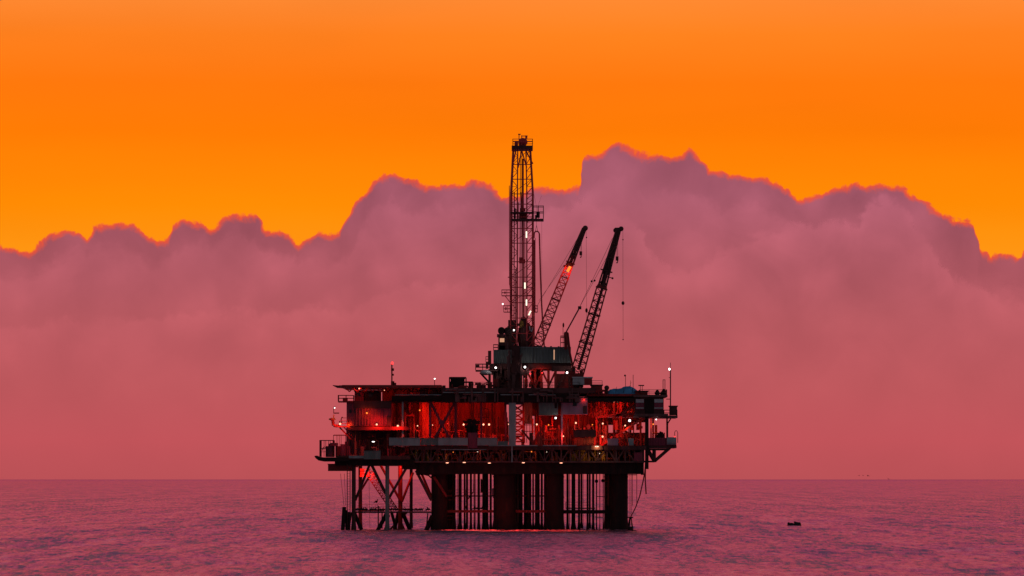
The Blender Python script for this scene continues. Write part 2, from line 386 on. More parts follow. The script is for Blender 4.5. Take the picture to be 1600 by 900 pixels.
def cloud_material(name, edge, dark, bright, seed, soft):
    m = bpy.data.materials.new(name); nt, N, L = nodes_of(m)
    out = N('ShaderNodeOutputMaterial'); em = N('ShaderNodeEmission'); tr = N('ShaderNodeBsdfTransparent')
    mx = N('ShaderNodeMixShader'); L(tr.outputs[0], mx.inputs[1]); L(em.outputs[0], mx.inputs[2]); L(mx.outputs[0], out.inputs[0])
    tc = N('ShaderNodeTexCoord'); sp = N('ShaderNodeSeparateXYZ'); L(tc.outputs['Object'], sp.inputs[0])
    at_ = N('ShaderNodeAttribute'); at_.attribute_name = 'depth_below_edge'
    def noise(scale, detail, rough, dist=0.0, w=0):
        mp = N('ShaderNodeMapping'); mp.inputs['Location'].default_value = (seed * 7.3 + w, 0, seed * 3.1)
        mp.inputs['Scale'].default_value = (scale, scale, scale); L(tc.outputs['Object'], mp.inputs[0])
        n = N('ShaderNodeTexNoise'); n.inputs['Scale'].default_value = 1; n.inputs['Detail'].default_value = detail
        n.inputs['Roughness'].default_value = rough; n.inputs['Distortion'].default_value = dist
        L(mp.outputs[0], n.inputs['Vector']); return n.outputs['Fac']
    def math_(op, a, b):
        n = N('ShaderNodeMath'); n.operation = op
        for i, x in enumerate((a, b)):
            if isinstance(x, (int, float)): n.inputs[i].default_value = x
            else: L(x, n.inputs[i])
        return n.outputs[0]
    # units here: km; one photo pixel is about 8.3 m
    col_h = ramp(nt, sp.outputs['Z'], 0, 4.6, dark)
    big = noise(1.1, 6, .55, .6)
    lobes = N('ShaderNodeTexVoronoi'); lobes.feature = 'SMOOTH_F1'; lobes.inputs['Scale'].default_value = 1.7; lobes.inputs['Smoothness'].default_value = .8
    wm = N('ShaderNodeMixRGB'); wm.blend_type = 'ADD'; wm.inputs[0].default_value = .35
    nn = N('ShaderNodeTexNoise'); nn.inputs['Scale'].default_value = 2.2; nn.inputs['Detail'].default_value = 5
    L(tc.outputs['Object'], nn.inputs['Vector']); L(tc.outputs['Object'], wm.inputs[1]); L(nn.outputs['Color'], wm.inputs[2]); L(wm.outputs[0], lobes.inputs['Vector'])
    lob = math_('MULTIPLY', math_('SUBTRACT', .42, lobes.outputs['Distance']), .42)
    var = math_('ADD', math_('MULTIPLY', math_('SUBTRACT', big, .5), .55), lob)
    hf = N('ShaderNodeMapRange'); hf.inputs['From Min'].default_value = .7; hf.inputs['From Max'].default_value = 3.0; hf.inputs['To Min'].default_value = .12; L(sp.outputs['Z'], hf.inputs['Value'])
    var = math_('MULTIPLY', var, hf.outputs[0])
    # brighter shoulder just under the edge, fading into the haze below
    sh = N('ShaderNodeMapRange'); sh.interpolation_type = 'SMOOTHSTEP'; sh.inputs['From Min'].default_value = 95; sh.inputs['From Max'].default_value = 0
    L(at_.outputs['Fac'], sh.inputs['Value'])
    fac = math_('ADD', math_('MULTIPLY', sh.outputs[0], bright), 1.0)
    fac = math_('ADD', fac, math_('MULTIPLY', var, .8))
    sc = N('ShaderNodeVectorMath'); sc.operation = 'SCALE'; L(col_h, sc.inputs[0]); L(fac, sc.inputs['Scale'])
    # thin lit rim
    wisps = noise(4.2, 9, .62, .3, 5)
    dd = math_('ADD', at_.outputs['Fac'], math_('MULTIPLY', math_('SUBTRACT', wisps, .5), 32 if edge > 0 else 60))
    rim = N('ShaderNodeMapRange'); rim.interpolation_type = 'SMOOTHSTEP'; rim.inputs['From Min'].default_value = 15; rim.inputs['From Max'].default_value = 2; L(dd, rim.inputs['Value'])
    rf = math_('MULTIPLY', rim.outputs[0], edge)
    rmx = N('ShaderNodeMixRGB'); L(rf, rmx.inputs[0]); L(sc.outputs[0], rmx.inputs[1]); rmx.inputs[2].default_value = lin(240, 84, 50)
    L(rmx.outputs[0], em.inputs['Color'])
    al = N('ShaderNodeMapRange'); al.interpolation_type = 'SMOOTHSTEP'; al.inputs['From Min'].default_value = 0.0 if edge > 0 else 4; al.inputs['From Max'].default_value = soft; L(dd, al.inputs['Value'])
    L(al.outputs[0], mx.inputs[0])
    m.cycles.emission_sampling = 'NONE'
    return m
def cloud_sheet(pts, D, mat, rough, seed):
    px = np.concatenate([np.arange(-8400, -300, 6.0), np.arange(-300, 1900, 1.0), np.arange(1900, 10001, 6.0)])
    P = np.array(pts, float); py = np.interp(px, P[:, 0], P[:, 1])
    far = np.clip(np.maximum(-160 - px, px - 1760) / 300, 0, 1); py = py + far * (55 * vnoise(px / 260 + 900, seed + 3) + 28 * vnoise(px / 90 + 1200, seed + 4) - 10)
    k = np.exp(-np.linspace(-2, 2, 5) ** 2); k /= k.sum(); py = np.convolve(np.pad(py, 2, 'edge'), k, 'valid')
    for o in range(3):
        wl = 40 / 2 ** o; py -= (np.abs(vnoise(px / wl + 50, seed + o)) - .4) * rough * .6 ** o
    offs = [-22, -10, 0, 4, 10, 20, 36, 60, 100, 160]
    rows = [py + d for d in offs]
    for t in (.25, .5, .75, 1.0): rows.append((py + 160) * (1 - t) + 770 * t)
    R = np.array(rows); dep = np.array([R[i] - py for i in range(len(R))])
    K = 1000.0
    WX = px[None, :] + 5 * vnoise(R / 17 + px[None, :] / 60 + 300, seed + 7) + 2.5 * vnoise(R / 7 + px[None, :] / 25 + 500, seed + 8)
    T = (WX - 800) / FPX; az = np.where(np.abs(T) < .15, np.arctan(T), np.sign(T) * (math.atan(.15) + np.abs(T) - .15))
    X = D * np.sin(az); Yd = D * np.cos(az); zd = np.where(np.abs(T) < .15, Yd, D * math.cos(math.atan(.15)))
    Z = CAM_H + (HOR - R) / FPX * zd
    V = np.stack([X, Yd - D, Z], -1).reshape(-1, 3) / K
    nr, nc = R.shape; i = np.arange(nr - 1)[:, None] * nc + np.arange(nc - 1)[None, :]
    F = np.stack([i + nc, i + nc + 1, i + 1, i], -1).reshape(-1, 4)
    me = bpy.data.meshes.new('cloud_bank'); me.from_pydata(V.tolist(), [], F.tolist())
    a = me.attributes.new('depth_below_edge', 'FLOAT', 'POINT'); a.data.foreach_set('value', dep.reshape(-1).astype(np.float32))
    me.materials.append(mat)
    o = bpy.data.objects.new('cloud_bank', me); col.objects.link(o); o.scale = (K, K, K); o.location = (0, D - CAM_D, 0)
    tag(o, kind='structure'); return o
C0 = [(0, lin(186, 81, 86)), (.5, lin(194, 84, 90)), (1.2, lin(190, 88, 93)), (2.1, lin(184, 90, 97)), (3.0, lin(177, 91, 103)), (3.7, lin(171, 92, 109)), (4.6, lin(168, 92, 111))]
cloud_sheet(OUT, 60000, cloud_material('cloud_far', .95, C0, -.10, 1, 5.5), 5, 11)
C1 = [(p, (c[0] * 1.03, c[1] * 1.03, c[2] * 1.0, 1)) for p, c in C0]
cloud_sheet([(a, b + 4) for a, b in FRONT], 59700, cloud_material('cloud_middle', 0, C0, .03, 2, 110), 7, 23)
LOBES = [(-1500, 520), (-200, 500), (0, 500), (300, 480), (545, 470), (600, 440), (790, 420), (812, 372), (835, 334), (850, 320), (880, 306), (905, 302), (930, 306), (955, 315), (985, 333), (1000, 352), (1012, 378), (1030, 400), (1060, 412),
         (1100, 398), (1140, 372), (1180, 360), (1215, 350), (1240, 338), (1265, 332), (1290, 335), (1315, 342), (1340, 337), (1350, 322), (1365, 310), (1385, 304), (1402, 305), (1416, 314),
         (1426, 332), (1440, 358), (1455, 375), (1475, 402), (1500, 430), (1600, 460), (1900, 470), (3100, 560)]
cloud_sheet(LOBES, 59500, cloud_material('cloud_lobes', 0, C0, .13, 5, 22), 8, 61)
cloud_sheet(LOW, 59200, cloud_material('cloud_near', 0, C0, .05, 3, 70), 9, 37)

PUFFS = [(-1500, 540), (-300, 470), (0, 420), (40, 412), (70, 396), (100, 379), (130, 384), (150, 374), (175, 366), (205, 372), (235, 396), (262, 388), (285, 365), (312, 366), (335, 374), (360, 357), (392, 354), (410, 372), (440, 388),
         (480, 398), (520, 396), (548, 390), (562, 352), (576, 326), (596, 306), (620, 306), (642, 318), (660, 326), (684, 314), (715, 305), (745, 303), (772, 320), (800, 352), (840, 372), (880, 365), (905, 330), (920, 292), (935, 270),
         (955, 260), (978, 262), (1000, 277), (1020, 292), (1045, 284), (1075, 280), (1100, 298), (1128, 315), (1160, 306), (1192, 310), (1222, 330), (1255, 360), (1300, 365), (1340, 380), (1390, 395), (1460, 420), (1560, 440), (1900, 460), (3100, 560)]
cloud_sheet(PUFFS, 59800, cloud_material('cloud_puffs', 0, C0, .075, 9, 30), 9, 83)

# ------------------------------------------------------------------ the platform
DY = 38.0                                   # depth of the decks
root = thing('oil_platform', (0, 19, 0), 'wide two-deck offshore oil platform standing on dark legs in the sea', 'oil platform')
def split(mb, name, mat, parent):
    os_ = [q.build(name, M[mat], parent) for q in mb.parts()]
    return max(os_, key=lambda o: len(o.data.vertices))
def P(mb, name, mat, label=None, parent=root): return split(mb, name, mat, parent)

def sea_leg(px0, px1, Y, top_py, flare=1.12, mat='black', name='leg'):
    c0 = at(px0, 830, Y); c1 = at(px1, 830, Y); x = (c0.x + c1.x) / 2; r = (c1.x - c0.x) / 2
    zt = at(0, top_py, Y).z
    m = MB(); n = 20 if r > .8 else 10
    m.tube((x, Y, 2.2 if r > .8 else 1.5), (x, Y, zt), r, r, n)
    m.tube((x, Y, -4), (x, Y, .6), r * flare * 1.05, r * flare, n); m.tube((x, Y, .6), (x, Y, 2.3 if r > .8 else 1.6), r * flare, r, n)
    if r > .8:
        for z in (6.5, 10.5): m.tube((x, Y, z), (x, Y, z + .25), r * 1.05, r * 1.05, n)
    return P(m, name, mat)
# big caissons, front row then back row
for a, b in ((674, 699), (771, 806), (852, 881), (954, 981)): sea_leg(a, b, 5, 730)
for a, b in ((694, 712), (786, 810), (857, 880), (944, 962)): sea_leg(a, b, 33, 730)
# slim jacket legs on the left
sea_leg(549.5, 556, 2, 722, 1.3, 'dark'); sea_leg(602, 608.3, 2, 718, 1.2, 'greyc')
sea_leg(622, 629, 15, 722, 1.2, 'maroon'); sea_leg(560, 566, 34, 722, 1.2, 'maroon'); sea_leg(640, 645, 34, 722, 1.2, 'dark')
# conductor pipes
for a, b, Y in ((702.6, 704, 14), (706.5, 710, 8), (716, 721.5, 7), (724.5, 727.5, 11), (734, 737.5, 9), (746, 750, 7), (753.5, 758.5, 10), (758, 763, 14),
                (765, 768.5, 8), (809.8, 816.8, 9), (818.3, 824, 12), (823, 830.2, 8), (831.6, 834.4, 15), (835.8, 843.4, 8), (844.8, 848.3, 12), (849.8, 853.5, 16), (772, 777, 14), (799, 806, 13),
                (885, 888.5, 8), (893, 899, 9), (903, 906.5, 11), (916.5, 919.6, 8), (925, 928.6, 10), (931.2, 933, 14), (936.6, 937.8, 18), (941.8, 943.2, 18),
                (948.5, 950.2, 10), (896, 899, 30), (907, 910, 32), (920, 923, 31), (740, 742, 31), (728, 731, 32)):
    sea_leg(a, b, Y, 732, 1.45, 'black', 'conductor')
for a, b, Y in ((714.5, 715.4, 24), (731, 731.8, 24), (742.8, 743.6, 24), (889.6, 890.4, 22), (911, 911.8, 24), (988, 988.8, 20), (995, 995.7, 20)):
    p = at(a, 738, Y); q = at(a, 790 if a > 980 else 829, Y); P(MB().tube(q, p, .06), 'riser', 'maroon')
for px in (949, 950.8): P(MB().tube(at(px, 790, 9), at(px, 742, 9), .05), 'riser', 'maroon')

def brace(p0, p1, Y0, Y1=None, r=.27, mat='dark'):
    Y1 = Y0 if Y1 is None else Y1
    return P(MB().tube(at(*p0, Y0), at(*p1, Y1), r, r, 10), 'brace', mat)
brace((555, 782), (578, 725), 2.6); brace((554, 782), (577, 745), 14, 14, .22, 'maroon'); brace((581, 727), (603, 772), 2.6, r=.30)
brace((593, 724), (626, 783), 14.6, r=.26, mat='maroon'); brace((608, 778), (635, 731), 2.6, r=.27)
brace((628, 784), (645.5, 738), 14.6, r=.26, mat='maroon'); brace((650, 735), (674, 782), 3.5, r=.30); brace((657, 736), (674, 776), 15, r=.26, mat='maroon')
brace((678, 745), (698, 776), 3.4, r=.26, mat='maroon')
brace((553, 800), (565, 828), 2.8, r=.4, mat='black'); brace((547, 800), (543, 829), 3, r=.42, mat='black')
brace((604, 803), (590, 829), 2.8, r=.42, mat='black'); brace((629, 801), (641, 829), 14.8, r=.42, mat='black')
brace((622, 803), (616, 829), 15.3, r=.36, mat='black'); brace((676, 806), (666, 829), 4.6, r=.5, mat='black')
brace((612, 801), (619, 828), 8, r=.3, mat='black'); brace((636, 800), (609, 828), 20, r=.22, mat='black')
brace((620, 800), (632, 828), 20, r=.2, mat='black')
brace((731, 786), (724, 800), 10, r=.12, mat='maroon'); brace((739, 769), (728, 784), 10, r=.12, mat='maroon')
for k, (a, b) in enumerate((((593, 829), (604, 800)), ((600, 829), (609, 805)), ((591, 790), (591, 826)), ((597, 800), (597, 826)), ((668.5, 802), (666, 826)))):
    brace(a, b, 9, r=.12, mat='black')
# curved tie under the box girder next to the first caisson
m = MB()
pts = [at(660, 736, 4), at(668, 741, 4), at(674, 747, 4)]; m.path(pts, .16)
pts = [at(648, 728, 4), at(655, 736, 4), at(662, 740, 4), at(670, 742, 4)]; m.path(pts, .3); P(m, 'curved_brace', 'dark')
P(MB().tube(at(674, 741.5, 4), at(693, 741.5, 4), .13), 'pipe', 'maroon')

# walkways low over the water
def walkway(px0, px1, py, Y, w, mat, thick=.35, name='walkway', railh=0):
    a = at(px0, py, Y); b = at(px1, py, Y)
    m = MB().box(a.x, b.x, Y, Y + .3, a.z - thick, a.z).box(a.x, b.x, Y + w - .3, Y + w, a.z - thick, a.z)
    n = int((b.x - a.x) / 1.5)
    for k in range(n + 1):
        x = a.x + (b.x - a.x - .2) * k / n; m.box(x, x + .2, Y + .3, Y + w - .3, a.z - thick * .8, a.z - thick * .2)
    m.box(a.x, b.x, Y + .302, Y + w - .302, a.z - .045, a.z - .01)
    if railh: m.rail((a.x, Y + .1, a.z), (b.x, Y + .1, a.z), railh, 1.8, .025)
    return P(m, name, mat)
walkway(553, 674, 799, 4, 1.6, 'dark', .32); walkway(699, 771, 797, 6, 1.5, 'maroon', .5); walkway(806, 852, 797, 6, 1.5, 'maroon', .5)
walkway(881, 955, 797, 6, 2.2, 'black', .7); walkway(700, 852, 774, 10.6, 1.2, 'maroon', .25, railh=1.1)
walkway(590, 640, 795, 9, 5, 'maroon', .25, railh=1.0); walkway(560, 600, 797, 12, 1.4, 'maroon', .2, railh=1.1)
walkway(700, 953, 797, 30, 1.5, 'black', .4)
m = MB(); a = at(884, 795, 6); b = at(930, 791, 6)           # working stage on the right walkway
m.box(a.x, b.x, 6.1, 9.5, a.z, b.z - .3).rail((a.x, 6.2, b.z - .3), (b.x - 1, 6.2, b.z - .3), 1.1, 1.5, .04); P(m, 'stage', 'black')
m = MB()
for py in (745, 752, 759, 766, 773, 780, 787): m.bar(at(946, py, 9.4), at(951.5, py, 9.4), .07)
m.bar(at(946, 742, 9.4), at(946, 796, 9.4), .09); m.bar(at(951.5, 742, 9.4), at(951.5, 796, 9.4), .09); P(m, 'ladder', 'maroon')
m = MB()
for py in range(742, 828, 3): m.bar(at(984, py, 5.2), at(986.4, py, 5.2), .05)
for px in (984, 986.4): m.bar(at(px, 741, 5.2), at(px, 828, 5.2), .06)
P(m, 'ladder', 'maroon')
m = MB()
for px in (542.5, 547): m.tube(at(px, 726, 1), at(px, 828, 1), .08)
for py in range(728, 828, 4): m.bar(at(542.5, py, 1), at(547, py, 1), .05)
P(m, 'ladder', 'dark')
for px0, px1, py in ((932, 943, 776), (929, 943, 808)): P(MB().tube(at(px0, py, 14), at(px1, py, 14), .07), 'pipe', 'black')
m = MB()
for px, py in ((932, 752), (942, 751)): m.ball(at(px, py, 14), .35)
P(m, 'valve', 'black')
for px, py, w in ((703, 774, 8), (703, 781, 9), (703, 767, 6), (702, 806, 7), (702, 812, 8)):
    P(MB().tube(at(px - 3, py, 9), at(px + w, py, 9), .09), 'pipe', 'maroon')

# diagonal lattice gangway from the cellar deck to the low walkway
m = MB(); m.lattice(at(577, 739, 9), at(617, 798, 9), 1.3, 1.3, 14, .08, .05); m.rail(at(577, 739, 8.4), at(617, 798, 8.4), 1.1, 1.4, .03); P(m, 'gangway', 'maroon')

# hull-like deck edge on the left, cellar deck, box girder
z0 = at(0, 727.5, 0).z; z1 = at(0, 718, 0).z
m = MB(); m.box(at(524.5, 0).x, at(648, 0).x, 1, DY - 2, z0, z1)
for px in range(530, 648, 10): m.box(at(px, 0).x, at(px, 0).x + .2, .8, 1, z0 + .1, z1 - .1)
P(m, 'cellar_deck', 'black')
m = MB(); zt = at(0, 713.5).z
prof = [(491, 712.5), (493, 716), (497.5, 719.5), (505, 721), (524, 721), (545, 720.5), (545, 714.5), (505, 714.6), (497, 713.4), (494, 711.8)]
vs = [at(x, y, Y) for Y in (0.0,) for x, y in prof]; n = len(prof)
vs2 = [Vector((v.x, 9.0, v.z)) for v in vs]
m.add(vs + vs2, [tuple(range(n)), tuple(range(2 * n - 1, n - 1, -1))] + [(i, n + i, n + (i + 1) % n, (i + 1) % n) for i in range(n)]); P(m, 'cantilever_deck', 'black')
m = MB(); a = at(499.5, 713, 0.3); m.railbox(a.x, at(520, 0).x, .3, 8.6, zt, 3.2, 1.0, .05)
m.path([at(504, 704, 2), at(504.5, 700, 2), at(507, 698, 2), at(509.5, 700, 2), at(510, 704, 2)], .08)
for py in (701, 706): m.bar(at(499.5, py, .3), at(514, py, .3), .09)
P(m, 'railing', 'dark')
m = MB().pb(512.5, 555, 725.5, 736, 3, 4); m.pb(511.5, 556, 724.6, 725.6, 2.9, 4.2); P(m, 'underdeck_box', 'maroon')
P(MB().pb(523, 527, 720, 726, 3, 2).pb(540, 556, 726, 730, 4, 14), 'hanger', 'dark')
m = MB().pb(650, 1005.5, 723.2, 740.6, 2, DY - 4)
for px in range(655, 1004, 14): m.pb(px, px + 1.2, 723.6, 740, 1.8, .2)
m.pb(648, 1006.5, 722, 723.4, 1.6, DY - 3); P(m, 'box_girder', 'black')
a = at(628, 727, 1); P(MB().box(a.x, at(652, 0).x, 1.4, DY - 3, at(0, 733, 1).z, at(0, 725, 1).z), 'girder', 'black')
P(MB().pb(650, 700, 738, 742, 3, 3).pb(1003, 1006, 723, 742, 1.5, 8), 'girder', 'black')

# cellar truss level between the box girder and main deck
tb = at(0, 721.5).z; tt = at(0, 699.5).z
for Y in (1.2, 13, 25, 36):
    P(MB().truss((at(640, 0).x, Y, tb), (at(862, 0).x, Y, tb), tt - tb, 10, .28, .18), 'truss', 'dark' if Y > 2 else 'steel')
    P(MB().truss((at(862, 0).x + .1, Y, tb), (at(1006, 0).x, Y, tb), tt - tb, 5, .32, .26), 'truss', 'dark' if Y > 2 else 'steel')
for Y0, Y1 in ((1.2, 36),):
    for px in (640, 706, 773, 840, 905, 960, 1006):
        x = at(px, 0).x; P(MB().truss((x, Y0, tb), (x, Y1, tb), tt - tb, 6, .26, .18), 'truss', 'dark')
# main deck slab with edge beam
zm0 = at(0, 703).z; zm1 = at(0, 696.3).z
m = MB().box(at(640, 0).x, at(1010, 0).x, .4, DY, zm0 + .03, zm1)
for px in range(644, 1008, 9): m.box(at(px, 0).x, at(px, 0).x + .12, .28, .4, zm0, zm1)
P(m, 'main_deck', 'dark')
P(MB().pb(764, 840, 695.4, 697.0, -.3, .5).pb(848, 901, 695.4, 697.0, -.3, .5).pb(690, 760, 702, 703, -.1, .3), 'edge_beam', 'grey')
# left deck block (utility level)
m = MB().box(at(525, 0).x, at(641, 0).x, .6, DY - 4, at(0, 718).z, at(0, 712).z); P(m, 'utility_deck', 'dark')
P(MB().pb(545, 573, 712, 716, .2, .4), 'edge_beam', 'grey')
# the main-level floor line on the left (y 668)
P(MB().box(at(543, 0).x, at(640, 0).x, .5, DY - 6, at(0, 672).z, at(0, 666.5).z), 'mezzanine_deck', 'maroon')
# right hand deck extension and its bracket
m = MB().box(at(1008, 0).x, at(1057.5, 0).x, 1, 16, at(0, 700).z, at(0, 696).z); P(m, 'deck_extension', 'dark')
m = MB().box(at(1010, 0).x, at(1057, 0).x, .8, 1.0, at(0, 696).z, at(0, 684).z)
for k in range(9): x = at(1012 + k * 5.2, 0).x; m.box(x, x + .12, .66, .8, at(0, 696).z, at(0, 684).z)
P(m, 'wind_wall', 'module'); P(MB().tube(at(1042, 689, .2), at(1056, 689, .2), .75, .75, 14), 'drum', 'grey')
for Y in (2, 14):
    m = MB(); m.bar(at(1015, 702, 0) + Vector((0, Y, 0)), at(1045, 702, 0) + Vector((0, Y, 0)), .3)
    m.bar(at(1013, 701) + Vector((0, Y, 0)), at(1025, 721) + Vector((0, Y, 0)), .42); m.bar(at(1048, 700) + Vector((0, Y, 0)), at(1024, 721) + Vector((0, Y, 0)), .42)
    m.bar(at(1024, 702) + Vector((0, Y, 0)), at(1024, 720) + Vector((0, Y, 0)), .36); m.bar(at(1004, 721) + Vector((0, Y, 0)), at(1026, 721) + Vector((0, Y, 0)), .3)
    P(m, 'bracket', 'dark')

# columns from main deck to upper deck
zu0 = at(0, 627.5).z; zu1 = at(0, 617).z
def column(px, w, Y, mat, pt=627, pb_=699): return P(MB().pb(px - w / 2, px + w / 2, pt, pb_, Y, sx(w)), 'column', mat)
column(800.5, 11, -.4, 'grey', 621, 697)
P(MB().pb(799, 801, 697, 722, -.2, .5), 'column', 'grey')
for px, w, Y, mt in ((629.2, 2.6, 1, 'grey'), (672, 3.4, 2, 'module'), (712, 4, 2, 'module'), (752, 3, 2, 'module'), (790, 3, 2, 'module'), (878, 2.6, 1, 'moduleg'),
                     (844, 2.5, 10, 'maroon'), (607, 4, 8, 'maroon'), (640, 3, 18, 'maroon'), (905, 3, 8, 'maroon'), (932, 3, 6, 'maroon'), (970, 4, 6, 'maroon'),
                     (1001, 3, 4, 'maroon'), (556, 3, 6, 'maroon'), (712, 4, 34, 'dark'), (800, 4, 34, 'dark'), (878, 4, 34, 'dark'), (960, 4, 34, 'dark'), (620, 4, 34, 'dark')):
    column(px, w, Y, mt)
P(MB().pb(1008, 1013.5, 640, 733, .6, .7), 'column', 'black')
P(MB().pb(1016, 1018.4, 650, 686, 3, .3).pb(1019, 1022, 650, 686, 6, .3), 'column', 'maroon'); P(MB().pb(1041, 1043.5, 650, 686, 3, .3), 'column', 'dark')
P(MB().pb(1023, 1027, 664, 686, 5, .5), 'column', 'maroon')
# X brace in the lit bay
for a, b in (((673.5, 630), (705, 690)), ((710, 630), (680, 684)),): P(MB().bar(at(*a, 2.4), at(*b, 2.4 + (a[0] > 700) * .5), .45), 'brace', 'module')
P(MB().ball(at(690, 661, 2.2), .6, (1, .4, 1)), 'gusset', 'module')
for a, b, mt in (((847, 668), (830, 700), 'maroon'), ((815, 672), (832, 692), 'maroon'), ((1010, 650), (938, 697), 'maroon'), ((930, 652), (1008, 645), 'maroon'), ((1004, 628), (960, 652), 'maroon')):
    P(MB().bar(at(*a, 3), at(*b, 3), .4), 'brace', mt)
for a, b in (((943, 692), (998, 652)), ((998, 690), (952, 655)), ((955, 690), (985, 655))): P(MB().bar(at(*a, 12), at(*b, 12), .5), 'brace', 'dark')
# lattice with sky showing through, right of the pale pillar
m = MB(); m.lattice(at(809, 690, 8), at(809, 632, 8), 2.2, 2.2, 5, .2, .14, up=(0, 1, 0)); P(m, 'lattice_tower', 'maroon')
P(MB().pb(818, 832, 628, 662, 9, 6), 'cabinet', 'greyc')
m = MB()
for px in (820, 823, 828, 831): m.bar(at(px, 656, 11), at(px, 692, 11), .14)
for py in (664, 674): m.bar(at(818, py, 11), at(835, py, 11), .14)
P(m, 'pipe_rack', 'maroon')

# upper deck
m = MB().box(at(612, 0).x, at(1000, 0).x, .5, DY, zu0, zu1 - .6)
m.box(at(612, 0).x, at(690, 0).x, 0, .5, zu0 + .3, zu1 - .2).box(at(690, 0).x + .01, at(905, 0).x, -.6, .5, zu0 - .2, zu1 + .3)
for px in range(694, 905, 8): m.box(at(px, 0).x, at(px, 0).x + .12, -.75, -.6, zu0, zu1 + .2)
P(m, 'upper_deck', 'black')
P(MB().pb(617, 690, 616.2, 617.6, -.2, .3).pb(692, 776, 612.4, 613.9, -.9, .3).pb(782, 812, 616.2, 617.4, -.9, .3).pb(826, 868, 616.2, 617.4, -.9, .3), 'edge_beam', 'grey')
m = MB().box(at(690, 0).x, at(930, 0).x, -.4, DY, zu1 + .32, at(0, 606).z); P(m, 'pipe_deck', 'dark')
P(MB().railbox(at(735, 0).x, at(905, 0).x, 0, DY - 1, at(0, 606).z, 1.1, 1.7, .04), 'railing', 'dark')
P(MB().rail(at(616, 617, -.1), at(690, 617, -.1), 1.1, 1.8, .04), 'railing', 'maroon')
# helideck
m = MB().box(at(535, 0).x, at(690, 0).x, -2, 22, at(0, 606.2).z, at(0, 601.8).z)
m.box(at(530, 0).x, at(535, 0).x, -1.8, 21.8, at(0, 604).z, at(0, 602.3).z)
h = P(m, 'helideck', 'maroon')
m = MB()
for k in range(13): Y = -2 + k * 2; m.bar((at(521, 0).x, Y, at(0, 602.4).z), (at(531, 0).x, Y, at(0, 603.2).z), .09)
m.bar((at(521, 0).x, -2, at(0, 602.4).z), (at(521, 0).x, 22, at(0, 602.4).z), .12); m.bar((at(526, 0).x, -2, at(0, 602.8).z), (at(526, 0).x, 22, at(0, 602.8).z), .1)
m.build('safety_net', M['dark'], h)
m = MB()
for px in range(540, 690, 12):
    m.bar(at(px, 606, 0), at(px + 6, 612, 1), .16); m.bar(at(px + 6, 612, 1), at(px + 12, 606, 0), .16)
m.build('support_truss', M['maroon'], h)
# parapet panels (wind walls) along the main deck
for a, b, t, bt, Y, mt in ((608, 628, 684.6, 696, -.2, 'grey'), (628.3, 656.5, 684.8, 696.2, -.35, 'grey'), (657.5, 684, 685.2, 695.5, -.1, 'greyc'), (684.3, 731, 684.8, 695.8, -.3, 'grey'),
                           (746, 777, 684.8, 696, -.3, 'grey'), (777.4, 794, 690, 696.5, -.1, 'greyc'), (568.5, 594.5, 705, 717.5, -.2, 'greyc')):
    m = MB().pb(a, b, t, bt, Y, .25); m.pb(a - .3, b + .3, t - .8, t - .05, Y - .1, .45); P(m, 'wind_wall', mt)
P(MB().pb(731, 746, 676, 700, 0, 3), 'pipe_bundle', 'module')
# lit inner cladding behind the main deck
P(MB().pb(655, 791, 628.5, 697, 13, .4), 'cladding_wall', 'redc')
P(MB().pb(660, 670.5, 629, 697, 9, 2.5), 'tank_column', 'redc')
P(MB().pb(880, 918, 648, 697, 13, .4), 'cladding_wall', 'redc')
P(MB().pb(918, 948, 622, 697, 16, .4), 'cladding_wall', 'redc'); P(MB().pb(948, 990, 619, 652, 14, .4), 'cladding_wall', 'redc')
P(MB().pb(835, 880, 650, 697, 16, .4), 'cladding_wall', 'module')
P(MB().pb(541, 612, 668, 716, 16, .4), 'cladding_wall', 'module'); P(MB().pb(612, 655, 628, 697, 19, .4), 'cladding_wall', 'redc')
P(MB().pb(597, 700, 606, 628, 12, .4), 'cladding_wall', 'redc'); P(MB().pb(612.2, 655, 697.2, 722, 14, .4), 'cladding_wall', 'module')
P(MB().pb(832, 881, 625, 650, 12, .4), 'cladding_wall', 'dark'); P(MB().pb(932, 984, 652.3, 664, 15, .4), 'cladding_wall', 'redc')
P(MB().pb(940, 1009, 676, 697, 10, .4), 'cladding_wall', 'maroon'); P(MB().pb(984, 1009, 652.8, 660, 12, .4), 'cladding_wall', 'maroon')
P(MB().pb(655, 668, 608, 616, 3, 3).pb(676, 682, 609, 616, 3, 3), 'cabinet', 'module')
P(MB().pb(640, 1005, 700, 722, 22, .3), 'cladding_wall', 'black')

# platform-edge cantilevers on the left
m = MB(); m.path([at(517, 654, 2), at(520, 657, 2), at(521, 665, 2), at(530, 665.5, 2)], .3)
m.box(at(522, 0).x, at(545, 0).x, 1, 4, at(0, 667.5).z, at(0, 665.5).z); m.bar(at(530, 667, 2), at(548, 686, 2), .3); m.bar(at(537, 667, 2.6), at(551, 683, 2.6), .2)
m.railbox(at(530, 0).x, at(544, 0).x, 1, 4, at(0, 665.5).z, 1.0, 1.2, .04); P(m, 'bracket', 'maroon')
P(MB().box(at(528, 0).x, at(552, 0).x, .5, 5, at(0, 628.5).z, at(0, 626.6).z).railbox(at(528, 0).x, at(552, 0).x, .5, 5, at(0, 626.6).z, 1.15, 1.4, .04).pb(535.5, 543, 621.5, 627, 1.5, 1.5), 'side_landing', 'maroon')
m = MB(); m.bar(at(521, 680, 2), at(545, 680, 2), .2)
for px in (521, 526.5, 530, 533, 540, 544): m.bar(at(px, 680, 2), at(px, 713, 2), .1)
P(m, 'pipe_rack', 'dark')
